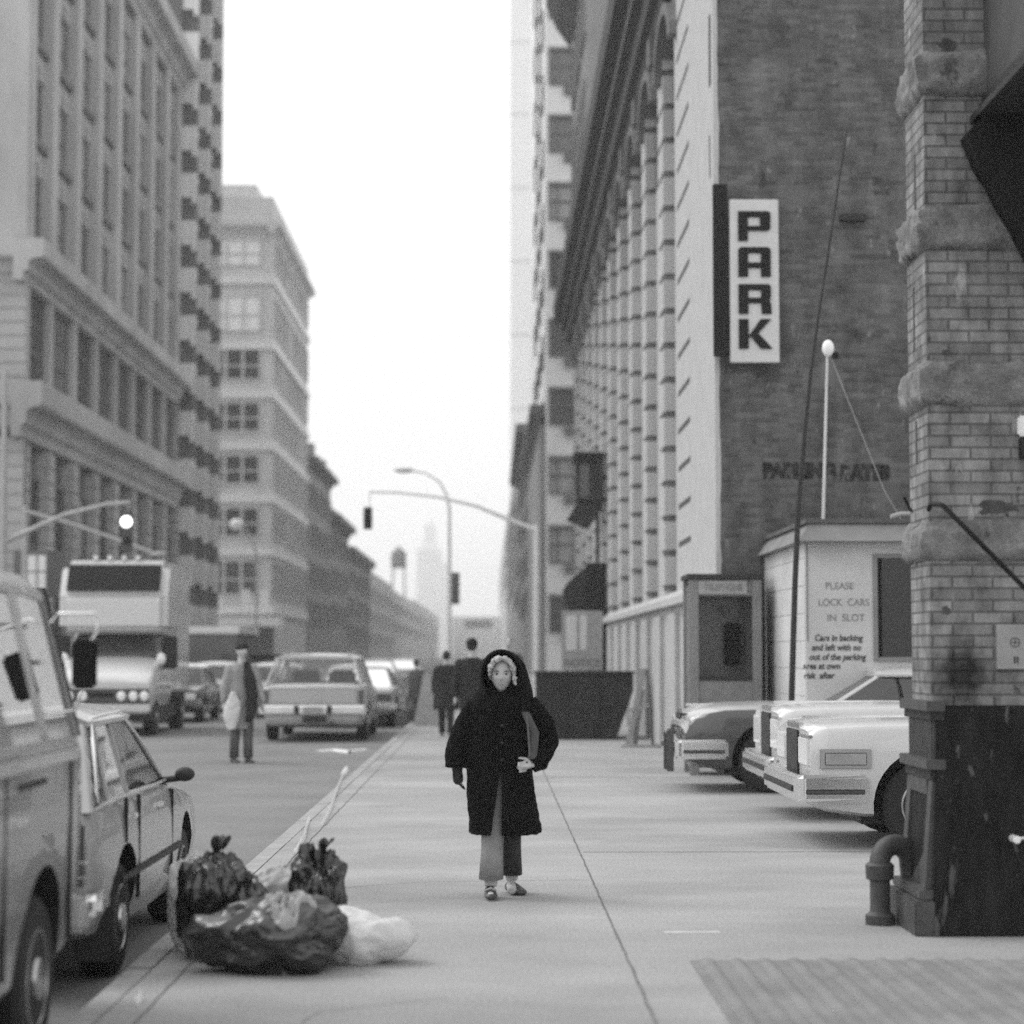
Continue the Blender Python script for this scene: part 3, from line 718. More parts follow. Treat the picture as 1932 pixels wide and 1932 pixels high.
# base: cast iron casing, flaring towards the ground
b0 = G(1741, 1748); bt = P(1762, 1332, PD)
zt = bt.z
base = thing('pier_base', 'black scuffed iron casing around the foot of the brick pier', 'base', (PXL+.6, PD-.1, 0)); off = base.location
FX = PXL+.0; yF = PD-.1; yB = PB+.12
mb = MB().hexa([(FX-.03, yF-.02, 0), (PXL+1.5, yF-.02, 0), (PXL+1.5, yB, 0), (FX-.05, yB, 0)],
               [(FX+.02, yF+.03, zt), (PXL+1.5, yF+.03, zt), (PXL+1.5, yB-.03, zt), (FX+.02, yB-.03, zt)])
mb.build('casing', m_ironp, base, off=off, bevel=.006)
# side pilaster with mouldings and panel (street face)
def sidebox(z0, z1, o, y0_, y1_, mat, nm, bev=.004):
    MB().box(FX+.03-o, FX+.06, y0_, y1_, z0, z1).build(nm, mat, base, off=off, bevel=bev)
sidebox(zt-.03, zt+.03, .075, yF-.0, yB+.06, m_irong, 'cap')
sidebox(zt-.08, zt-.031, .05, yF+.02, yB+.04, m_iron, 'cap_moulding')
mb = MB()
for k in range(12): mb.box(FX-.01, FX+.02, yF+.08+k*.055, yF+.08+k*.055+.03, zt-.30, zt-.085)
mb.box(FX+.0, FX+.04, yF+.05, yB, zt-.30, zt-.081)
mb.build('fluting', m_irong, base, off=off)
sidebox(zt-.36, zt-.301, .08, yF+.0, yB+.06, m_irong, 'string_moulding')
sidebox(zt-.42, zt-.361, .05, yF+.03, yB+.03, m_iron, 'moulding')
z0p, z1p = .26, zt-.421
mb = MB()
mb.hexa([(FX-.06, yF+.04, z0p), (FX+.02, yF+.04, z0p), (FX+.02, yF+.16, z0p), (FX-.06, yF+.16, z0p)], [(FX-.012, yF+.04, z1p), (FX+.02, yF+.04, z1p), (FX+.02, yF+.16, z1p), (FX-.012, yF+.16, z1p)])
mb.hexa([(FX-.06, yB-.12, z0p), (FX+.02, yB-.12, z0p), (FX+.02, yB, z0p), (FX-.06, yB, z0p)], [(FX-.012, yB-.12, z1p), (FX+.02, yB-.12, z1p), (FX+.02, yB, z1p), (FX-.012, yB, z1p)])
mb.box(FX-.02, FX+.02, yF+.16, yB-.12, z1p-.09, z1p)
mb.build('panel_frame', m_irong, base, off=off, bevel=.005)
mb = MB().hexa([(FX-.035, yF+.16, z0p), (FX+.02, yF+.16, z0p), (FX+.02, yB-.12, z0p), (FX-.035, yB-.12, z0p)], [(FX+.008, yF+.16, z1p-.091), (FX+.02, yF+.16, z1p-.091), (FX+.02, yB-.12, z1p-.091), (FX+.008, yB-.12, z1p-.091)])
mb.build('panel', m_pipe, base, off=off)
MB().box(FX-.10, FX+.0, yF+.0, yB+.06, .20, .259).build('plinth_moulding', m_irong, base, off=off, bevel=.01)
MB().box(FX-.13, FX+.02, yF-.012, yB+.08, 0, .199).build('plinth', m_pipe, base, off=off, bevel=.008)
# paper notice on the pier and a small plate
p0 = P(1880, 1178, PD-.03); p1 = P(1975, 1262, PD-.03)
t = thing('notice_board', 'grey notice with a round emblem fixed to the brick pier above the black casing', 'sign', ((p0.x+p1.x)/2, PD-.02, p1.z)); off = t.location
MB().box(p0.x, p1.x, PD-.035, PD-.001, p1.z, p0.z).build('board', m_signg, t, off=off)
p = P(1915, 1212, PD-.036); mb = MB()
mb.loft([[Vector((p.x+r*math.cos(2*math.pi*k/24), y_, p.z+r*math.sin(2*math.pi*k/24))) for k in range(24)] for r, y_ in ((.03, PD-.038), (.03, PD-.0355), (.024, PD-.0355), (.024, PD-.038))], closed=True)
mb.box(p.x-.003, p.x+.003, PD-.038, PD-.0352, p.z-.02, p.z+.02).box(p.x-.02, p.x+.02, PD-.038, PD-.0352, p.z-.003, p.z+.003)
mb.build('emblem', m_bgrey, t, off=off)
p = P(1917, 1245, PD-.036); MB().box(p.x-.012, p.x-.004, PD-.038, PD-.0352, p.z-.02, p.z+.02).box(p.x+.005, p.x+.013, PD-.038, PD-.0352, p.z-.02, p.z+.02).build('lettering', m_black, t, off=off)
p = P(1928, 800, PD-.05)
t = thing('lamp_bracket', 'small white lamp with a dark bracket high on the pier at the right edge', 'lamp', (p.x, PD, p.z)); 
MB().box(-.02, .06, -.05, 0, -.07, .05).build('lamp_housing', m_lamp, t, bevel=.012)
MB().box(-.012, .05, -.04, 0, -.2, -.075).build('bracket', m_iron, t, bevel=.01)
p = P(1912, 1582, PD-.12)
t = thing('hose_valve', 'white capped valve on the front of the black pier casing', 'valve', (p.x, PD-.13, p.z))
MB().tube([(0, -.08, 0), (0, .05, 0)], .022, 14).build('cap', m_lamp, t, bevel=.004)
MB().tube([(.02, 0, 0), (.12, .0, .01)], .014, 10).build('stem', m_chrome, t)
MB().tube([(.0, -.02, -.02), (.015, .0, -.075)], .012, 10).build('chain_lug', m_pipe, t)
# steel girder above
gy0 = PD-.2
A_ = P(1812, 262, PD+.45); GXL = P(1826, 250, PD+.45).x
gir = thing('steel_girder', 'riveted black steel girder jutting overhead beside the brick pier', 'girder', (GXL+.5, PD+.45, A_.z)); off = gir.location
MB().box(GXL, GXL+1.6, 4.0, PD+.45, A_.z+.02, A_.z+2.2).build('web_plate', m_girder, gir, off=off)
MB().box(GXL-.09, GXL+1.7, 4.0, PD+.5, A_.z-.02, A_.z+.019).build('bottom_flange', m_iron, gir, off=off)
MB().box(GXL-.02, GXL-.001, 4.0, PD+.45, A_.z+.02, A_.z+.14).build('angle_iron', m_iron, gir, off=off)
mb = MB()
for k in range(10): mb.ell((GXL-.004, PD+.38, A_.z+.25+k*.16), (.025, .025, .025), 8, 5)
for k in range(8): mb.ell((GXL-.004, PD-1.15, A_.z+.25+k*.16), (.025, .03, .03), 8, 5)
for k in range(26): mb.ell((GXL-.022, PD+.3-k*.16, A_.z+.08), (.02, .02, .02), 8, 5)
mb.build('rivets', m_black, gir, off=off)
# curved gusset bracket below, against the pier front
q = [P(x_, y_, PD-.06) for x_, y_ in ((1812, 264), (1840, 330), (1858, 355), (1880, 400), (1900, 432), (1932, 492), (1990, 600), (2090, 600), (2090, 100), (1960, 110))]
MB().prism([(v.x, v.z) for v in q], 'y', PD-.22, PD-.045).build('gusset_plate', m_black, gir, off=off)
# dark diagonal rod with hook
rod = thing('awning_rod', 'thin black iron rod hooked to the pier and slanting down to the right', 'rod', P(1775, 950, PD-.3)); off = rod.location
mb = MB().tube([P(1752, 962, PD-.1), P(1757, 950, PD-.15), P(1778, 953, PD-.3), P(1840, 1015, PD-.35), P(1932, 1108, PD-.4), P(2050, 1225, PD-.45)], .0145, 10)
mb.build('bar', m_black, rod, off=off, smooth=60)
MB().tube([P(1706, 938, PD+.5), P(1716, 960, PD+.5), P(1726, 968, PD+.45)], .009, 8).build('hook', m_black, rod, off=off, smooth=60)

# standpipe
g = G(1661, 1744)
sp = thing('standpipe', 'iron standpipe with an elbow running into the black pier casing', 'pipe', g)
hz = P(1661, 1600, g.y).z
MB().lathe([(.088, 0), (.088, .055), (.066, .07), (.060, .08), (.060, hz-.19), (.082, hz-.18), (.085, hz-.1), (.07, hz-.085), (.01, hz-.085)], n=22).build('upright', m_pipe, sp, smooth=40)
ex = (PXL-.03)-g.x
pts = []
for k in range(13):
    a = math.pi*k/12; pts.append((ex*.5*(1-math.cos(a))*1.0, .05*k/12*2, hz-.1+.115*math.sin(a)))
pts.append((pts[-1][0]+.01, .1, hz-.2)); pts.append((pts[-1][0]+.03, .1, hz-.3))
MB().tube(pts, .062, 16).build('elbow', m_pipe, sp, smooth=60)
MB().tube([(ex-.03, .1, hz-.27), (ex+.0, .1, hz-.38)], .078, 16).build('coupling', m_pipe, sp, smooth=40)

# ------------------------------------------------------------ parking shed
s0 = P(1520, 1020, 25.2); SX = s0.x; SY = 25.2; SYB = 28.95
sxl = SX; sh = thing('parking_shed', 'white boarded parking office shed with a dark window and painted notices', 'shed', (SX+1, SY, 0)); off = sh.location
zf0 = P(1600, 1024, SY).z; zf1 = P(1600, 985, SY).z
xr = SX+3.2
wx0 = P(1655, 1100, SY).x; wx1 = wx0+.8; wz0 = P(1660, 1240, SY).z; wz1 = P(1660, 1053, SY).z
mb = MB().box(SX, wx0, SY, SY+.1, 0, zf0).box(wx0, wx1, SY, SY+.1, 0, wz0).box(wx0, wx1, SY, SY+.1, wz1, zf0).box(wx1, xr, SY, SY+.1, 0, zf0)
mb.box(SX, SX+.1, SY+.1, SYB, 0, zf0).box(xr-.1, xr, SY+.1, SYB, 0, zf0).box(SX, xr, SYB-.06, SYB, 0, zf0).box(SX+.1, xr-.1, SY+.1, SYB, 0, .1)
mb.build('wall', m_shed, sh, off=off)
mb = MB()
for k in range(9): mb.box(SX-.008, SX-.0005, SY+.05, SYB, .1+k*.33, .1+k*.33+.315)
mb.build('side_boards', m_shed, sh, off=off)
MB().hexa([(SX-.12, SY-.25, zf0), (xr+.2, SY-.25, zf0), (xr+.2, SYB, zf0), (SX-.12, SYB, zf0)], [(SX+.03, SY-.1, zf1-.02), (xr, SY-.1, zf1-.02), (xr, SYB, zf1-.02), (SX+.03, SYB, zf1-.02)]).build('fascia', m_shedf, sh, off=off, bevel=.01)
MB().box(SX-.02, xr+.1, SY-.14, SYB+.0, zf1-.02, zf1+.03).build('roof', m_roof, sh, off=off)
fr = MB().box(wx0-.05, wx0, SY-.02, SY+.06, wz0-.05, wz1+.05).box(wx1, wx1+.05, SY-.02, SY+.06, wz0-.05, wz1+.05).box(wx0, wx1, SY-.02, SY+.06, wz1, wz1+.05).box(wx0, wx1, SY-.03, SY+.06, wz0-.05, wz0)
f = fr.build('window_frame', m_shedf, sh, off=off)
MB().box(wx0, wx1, SY+.02, SY+.03, wz0, wz1).build('pane', m_glass, sh, off=off)
MB().box(wx0+.12, wx0+.3, SY+.5, SY+.55, wz1-.5, wz1-.2).build('notice_inside', m_bgrey, sh, off=off)
MB().box(SX+.11, xr-.11, SY+.7, SY+.75, .1, zf0-.05).build('dark_interior', m_black, sh, off=off)
p = P(1523, 1100, SY); MB().box(SX+.0, SX+.02, SY-.012, SY, P(1523, 1210, SY).z, zf0).build('corner_bead', m_shedf, sh, off=off)
def stext(s_, x_, y_, size, mat, sx=1, bold=0, shear=0):
    p = P(x_, y_, SY-.005); text('lettering', s_, size, mat, sh, Vector((p.x, SY-.003, p.z))-off, ext=.002, sx=sx, bold=bold, shear=shear)
stext('PLEASE', 1584, 1106, .115, m_faint, .95)
stext('LOCK  CARS', 1592, 1137, .12, m_faint, .9)
stext('IN  SLOT', 1596, 1166, .12, m_faint, .95)
for s_, x_, y_ in (('Cars in backing', 1582, 1204), ('and left with no', 1578, 1222), ('out of the parking', 1580, 1240), ('area at own', 1550, 1257), ('risk  after', 1545, 1275)):
    stext(s_, x_, y_, .105, m_scrawl, .88, bold=.0025, shear=.15)
# lamp mast on the shed roof
m0 = P(1553, 984, 25.6); m1 = P(1561, 668, 25.6)
t = thing('lamp_mast', 'thin white mast with a white lamp head standing on the shed roof', 'lamp', m0)
MB().tube([(0, 0, -.02), m1-m0], [.02, .016], 8).build('mast', m_signw, t)
hd = m1-m0
MB().ell((hd.x+.01, hd.y, hd.z+.07), (.075, .075, .105), 16, 10).build('lamp_head', m_lamp, t, smooth=180)
MB().box(hd.x+.06, hd.x+.13, -.03, .03, hd.z-.06, hd.z+.02).build('socket', m_black, t)
MB().tube([hd+Vector((.05, 0, -.06)), P(1668, 925, 25.6)-m0, P(1712, 1000, 25.6)-m0], .006, 6).build('guy_wire', m_signg, t)
# leaning dark pole with a thin whip above
b_ = P(1494, 1322, 24.6); b_.z = 0.0; pts = [Vector((P(1490, 1322, 24.6).x, 24.6, 0))]+[P(x_, y_, 24.6) for x_, y_ in ((1494, 1300), (1500, 1100), (1506, 960), (1516, 840), (1530, 700))]
t = thing('leaning_pole', 'dark slightly bent pole leaning up the brick wall beside the shed', 'pole', pts[0])
MB().tube([p-pts[0] for p in pts], [.036, .036, .034, .032, .028, .022], 12).build('pole', m_iron, t, smooth=60)
MB().tube([p-pts[0] for p in [P(x_, y_, 24.6) for x_, y_ in ((1530, 700), (1545, 590), (1562, 480), (1580, 360), (1598, 245))]], [.02, .017, .015, .013, .009], 8).build('whip', m_iron, t, smooth=60)
# bracket arm (pale) by the pier
a = P(1680, 972, 24); t = thing('pipe_arm', 'pale bent pipe arm reaching out beside the pier above the shed roof', 'pipe', P(1740, 980, 24)); off = t.location
MB().tube([P(1680, 975, 24), P(1700, 969, 24), P(1725, 969, 24), P(1732, 985, 24), P(1733, 1010, 24), Vector((P(1733, 1010, 24).x, 24, 0))], .025, 10).build('arm', m_signg, t, off=off, smooth=60)
MB().box(P(1733, 1010, 24).x-.06, P(1733, 1010, 24).x+.06, 23.94, 24.06, 0, .03).build('foot', m_signg, t, off=off)

# ------------------------------------------------------------ phone booth
q0 = P(1300, 1090, 27.9); q1 = P(1437, 1090, 27.9); BX0, BX1, BY0, BY1, BZ = q0.x, q1.x, 27.9, 28.8, q0.z
t = thing('phone_booth', 'metal phone booth with a lettered header against the brick wall corner', 'phone booth', ((BX0+BX1)/2, BY0, 0)); off = t.location
pw = .125
for x_ in (BX0, BX1-pw):
    for y_ in (BY0, BY1-.1): MB().box(x_, x_+pw, y_, y_+.1, 0, BZ-.02).build('post', m_booth, t, off=off, bevel=.008)
MB().box(BX0-.03, BX1+.03, BY0-.04, BY1, BZ-.02, BZ+.05).build('roof', m_trim, t, off=off, bevel=.01)
MB().box(BX0+pw, BX1-pw, BY0+.03, BY0+.2, BZ-.24, BZ-.02).build('header', m_booth, t, off=off)
hx = MB().box(BX0+pw, BX1-pw-.07, BY0-.01, BY0+.03, BZ-.215, BZ-.04).build('header_sign', m_signg, t, off=off)
text('lettering', 'TELEPHONE', .12, m_faint, t, Vector(((BX0+BX1)/2-.03, BY0-.012, BZ-.13))-off, ext=.002, bold=.002, sx=.78)
mb = MB().box(BX0+pw, BX1-pw, BY1-.06, BY1-.04, .1, BZ-.1).build('back_panel', m_boothg, t, off=off)
MB().box(BX0+.03, BX0+.05, BY0+.1, BY1-.1, .1, BZ-.1).build('side_pane', m_boothg, t, off=off)
MB().box(BX1-.05, BX1-.03, BY0+.1, BY1-.1, .1, BZ-.1).build('side_pane', m_boothg, t, off=off)
za = P(0, 1280, 28).z
MB().box(BX0+pw, BX1-pw, BY0+.02, BY0+.06, za-.03, za+.03).box(BX0+pw, BX1-pw, BY0+.02, BY0+.06, .1, .18).build('door_rail', m_trim, t, off=off)
MB().box(BX0+pw, BX1-pw, BY0+.035, BY0+.045, .18, za-.03).build('kick_panel', m_booth, t, off=off)
pz = P(1385, 1175, 28.3); MB().box(pz.x-.09, pz.x+.1, 28.45, 28.7, P(0, 1255, 28.4).z, pz.z).build('telephone', m_black, t, off=off, bevel=.02)
pz = P(1372, 1150, 28.3); MB().tube([(pz.x-.04, 28.5, pz.z+.06), (pz.x+.04, 28.5, pz.z-.06)], .03, 10).build('handset', m_booth, t, off=off)

# ------------------------------------------------------------ dumpster, sawhorse
a = P(1015, 1272, 39.5); b = P(1195, 1272, 39.5); gz = P(0, 1393, 39.5)
t = thing('dumpster', 'dark steel dumpster with a slanted end standing on the pavement', 'dumpster', ((a.x+b.x)/2, 39.5, 0)); off = t.location
MB().prism([(a.x, .0), (a.x-.02, a.z), (b.x, a.z), (b.x, a.z-.3), (b.x-.32, .0)], 'y', 39.5, 41.2).build('body', m_dump, t, off=off, bevel=.02)
MB().box(a.x-.05, b.x+.03, 39.45, 41.25, a.z, a.z+.05).build('rim', m_iron, t, off=off, bevel=.01)
for x_ in (a.x+.5, a.x+1.1): MB().box(x_-.03, x_+.03, 39.46, 39.5, .05, a.z-.02).build('rib', m_dump, t, off=off)
a = G(1168, 1410); b = G(1248, 1412); yy = 36.2
t = thing('sawhorse', 'grey timber sawhorse with a leaning leg between dumpster and parked cars', 'barrier', (2.55, yy, 0)); off = t.location
tp = P(1216, 1262, yy); 
def plank(p0, p1, w, d, nm, mat=m_wood):
    p0 = Vector(p0); p1 = Vector(p1); u = (p1-p0).normalized(); s_ = u.cross(Vector((0, 1, 0))).normalized()*w/2; f_ = Vector((0, d/2, 0))
    MB().hexa([p0-s_-f_, p0+s_-f_, p0+s_+f_, p0-s_+f_], [p1-s_-f_, p1+s_-f_, p1+s_+f_, p1-s_+f_]).build(nm, mat, t, off=off, bevel=.005)
gr = lambda x_, y_=yy: Vector((P(x_, 1400, y_).x, y_, 0.04))
plank(gr(1186), P(1214, 1262, yy), .10, .05, 'leg'); plank(gr(1232), P(1220, 1262, yy), .05, .05, 'leg', m_bgrey)
plank(gr(1198, yy+.5), P(1212, 1300, yy+.2), .08, .05, 'leg'); plank(P(1190, 1340, yy-.03), P(1226, 1330, yy-.03), .06, .03, 'brace')
plank(P(1200, 1340, yy+.03), gr(1199), .06, .04, 'strut', m_bgrey)
MB().box(P(1168, 0, yy).x, P(1250, 0, yy).x, yy-.2, yy+.6, 0, .045).build('foot_board', m_wood, t, off=off)
# A-board far down the pavement beside the people
t = thing('sandwich_board', 'pale folding board standing on the pavement by the kerb', 'sign', P(808, 1345, 47)*1); t.location.z = 0; 
MB().hexa([(-.32, -.3, 0), (.3, -.3, 0), (.3, -.26, 0), (-.32, -.26, 0)], [(-.1, -.02, 1.15), (.08, -.02, 1.15), (.08, .02, 1.15), (-.1, .02, 1.15)]).build('front_board', m_signg, t)
MB().hexa([(-.32, .26, 0), (.3, .26, 0), (.3, .3, 0), (-.32, .3, 0)], [(-.1, .0, 1.13), (.08, .0, 1.13), (.08, .04, 1.13), (-.1, .04, 1.13)]).build('back_board', m_signg, t)

# ------------------------------------------------------------ street lamp, signals
b0 = G(848, 1318); D0 = 79.; 
def wx(x_, y_, d): return P(x_, y_, d)
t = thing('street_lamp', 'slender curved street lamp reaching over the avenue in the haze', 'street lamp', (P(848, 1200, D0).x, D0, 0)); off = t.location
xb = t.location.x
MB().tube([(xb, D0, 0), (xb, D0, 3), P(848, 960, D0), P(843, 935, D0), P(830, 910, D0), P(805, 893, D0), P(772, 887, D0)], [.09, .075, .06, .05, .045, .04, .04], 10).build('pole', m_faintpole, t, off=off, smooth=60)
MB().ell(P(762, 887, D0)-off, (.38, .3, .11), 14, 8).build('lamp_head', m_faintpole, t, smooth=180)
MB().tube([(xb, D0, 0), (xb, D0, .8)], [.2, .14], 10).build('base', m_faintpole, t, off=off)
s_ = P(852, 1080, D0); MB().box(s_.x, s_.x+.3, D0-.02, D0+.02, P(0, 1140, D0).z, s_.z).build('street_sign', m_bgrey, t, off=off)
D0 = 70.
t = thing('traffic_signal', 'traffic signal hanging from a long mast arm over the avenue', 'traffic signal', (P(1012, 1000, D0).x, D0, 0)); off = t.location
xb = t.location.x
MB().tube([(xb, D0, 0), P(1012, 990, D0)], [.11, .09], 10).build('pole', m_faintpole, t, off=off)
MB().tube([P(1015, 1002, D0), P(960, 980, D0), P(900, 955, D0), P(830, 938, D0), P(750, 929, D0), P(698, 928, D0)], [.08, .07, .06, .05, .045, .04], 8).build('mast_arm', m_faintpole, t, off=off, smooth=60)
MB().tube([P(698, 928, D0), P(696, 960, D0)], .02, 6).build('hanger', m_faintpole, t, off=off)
a = P(686, 963, D0); b = P(702, 993, D0); hs = MB().box(a.x, b.x, D0-.12, D0+.15, b.z-.1, a.z+.1).build('signal_housing', m_iron, t, off=off, bevel=.02)
for k in range(3):
    z = b.z+(a.z-b.z)*(k+.2)/2.4; mb = MB().tube([((a.x+b.x)/2, D0-.3, z), ((a.x+b.x)/2, D0-.12, z)], .09, 12).build('visor', m_black, t, off=off)
# left crossing signals
D0 = 55.
t = thing('traffic_signal', 'traffic signal with a bright lens on an arm before the left office building', 'traffic signal', (P(9, 1000, D0).x, D0, 0)); off = t.location
xb = t.location.x
MB().tube([(xb, D0, -.1), P(9, 700, D0)], [.12, .07], 10).build('pole', m_metal, t, off=off)
MB().tube([P(9, 1022, D0), P(120, 972, D0), P(200, 952, D0), P(246, 948, D0)], [.07, .06, .055, .05], 8).build('mast_arm', m_metal, t, off=off, smooth=60)
MB().tube([P(244, 948, D0), P(242, 962, D0)], .02, 6).build('hanger', m_metal, t, off=off)
a = P(231, 965, D0); b = P(249, 1040, D0); MB().box(a.x, b.x, D0-.1, D0+.15, b.z, a.z).build('signal_housing', m_irong, t, off=off, bevel=.03)
m_lens = bpy.data.materials.new('lit_signal_lens'); m_lens.use_nodes = True; bb = m_lens.node_tree.nodes['Principled BSDF']; bb.inputs['Emission Color'].default_value = g3(1); bb.inputs['Emission Strength'].default_value = 2.2
p = P(240, 985, D0); MB().ell((p.x-off.x, -.14, p.z-off.z), (.15, .08, .15), 16, 10).build('lit_lens', m_lens, t, smooth=180)
p = P(240, 1020, D0); MB().ell((p.x-off.x, -.11, p.z-off.z), (.11, .06, .11), 12, 8).build('lens', m_black, t, smooth=180)
D0 = 66.
t = thing('street_lamp', 'lamp post with a long low arm crossing behind the left traffic signal', 'street lamp', (P(48, 1000, D0).x, D0, 0)); off = t.location
MB().tube([(t.location.x, D0, -.1), P(48, 955, D0)], [.11, .09], 10).build('pole', m_metal, t, off=off)
MB().tube([P(40, 962, D0), P(140, 990, D0), P(220, 1018, D0), P(285, 1042, D0)], .06, 8).build('arm', m_metal, t, off=off, smooth=60)
MB().ell(P(300, 1046, D0)-off, (.3, .2, .09), 12, 8).build('lamp_head', m_metal, t, smooth=180)
t = thing('street_lamp', 'small lamp post with a round head before the pale loft building', 'street lamp', (P(484, 1200, 140).x, 140, 0)); off = t.location
MB().tube([(t.location.x, 140, -.1), P(484, 1050, 140), P(476, 1015, 140), P(455, 992, 140)], .09, 8).build('pole', m_metal, t, off=off, smooth=60)
MB().ell(P(446, 990, 140)-off, (.45, .4, .4), 12, 8).build('lamp_head', m_lamp, t, smooth=180)
# wall sign left above the van
t = thing('window_sign', 'bright square sign in a dark frame low on the left office building', 'sign', (P(60, 1080, 74).x, 74, P(0, 1115, 74).z)); off = t.location
a = P(42, 1048, 74); b = P(86, 1112, 74)
MB().box(a.x-.3, b.x+.1, 74.01, 76.9, b.z-.2, a.z+.2).build('frame', m_bgrey, t, off=off)
MB().box(a.x, b.x, 73.95, 74.01, b.z, a.z).build('panel', m_panel, t, off=off)
MB().box(a.x+.5, a.x+.56, 73.94, 73.95, b.z, a.z).box(a.x, b.x, 73.94, 73.95, (a.z+b.z)/2, (a.z+b.z)/2+.05).build('bar', m_bgrey, t, off=off)
# ------------------------------------------------------------ vehicles
def wheel(parent, x, y, r, w, side, hubm=None):
    mb = MB(); c = .03
    prof = [(r-.1, -w/2), (r-c, -w/2), (r, -w/2+c), (r, w/2-c), (r-c, w/2), (r-.1, w/2)]
    rings = []
    for rr, xx in prof: rings.append([Vector((x+xx, y+rr*math.cos(2*math.pi*k/28), r+rr*math.sin(2*math.pi*k/28))) for k in range(28)])
    wh = thing_part('wheel', parent)
    ty = MB().loft(rings).build('tyre', m_tyre, wh, smooth=40)
    rr = r*.62; s = side
    mb = MB(); prof = [(rr+.02, 0), (rr+.02, w/2-.01), (rr-.02, w/2+.005), (rr*.8, w/2-.03), (rr*.45, w/2-.02), (rr*.4, w/2+.015), (.01, w/2+.03)]
    rings = [[Vector((x+s*xx, y+q*math.cos(2*math.pi*k/24), r+q*math.sin(2*math.pi*k/24))) for k in range(24)] for q, xx in prof]
    mb.loft(rings); mb.build('hubcap', hubm or m_hub, wh, smooth=50)
    return wh
def thing_part(name, parent):
    o = bpy.data.objects.new(name, None); C.objects.link(o); o.parent = parent; o.empty_display_size = .1; return o
def ring(y, w, zb, zs, zt, tuck=.9, mid=.5):
    zm = zb+(zs-zb)*mid
    h = [(0, zb), (w*.8, zb), (w*tuck, zb+.03), (w*.965, zb+(zm-zb)*.5), (w, zm), (w*.995, zm+(zs-zm)*.45), (w*.975, zs-.05), (w*.95, zs-.01), (w*.90, zs+(zt-zs)*.25), (w*.72, zs+(zt-zs)*.8), (w*.3, zt), (0, zt)]
    pts = [Vector((x, y, z)) for x, z in h]+[Vector((-x, y, z)) for x, z in reversed(h[1:-1])]
    return pts
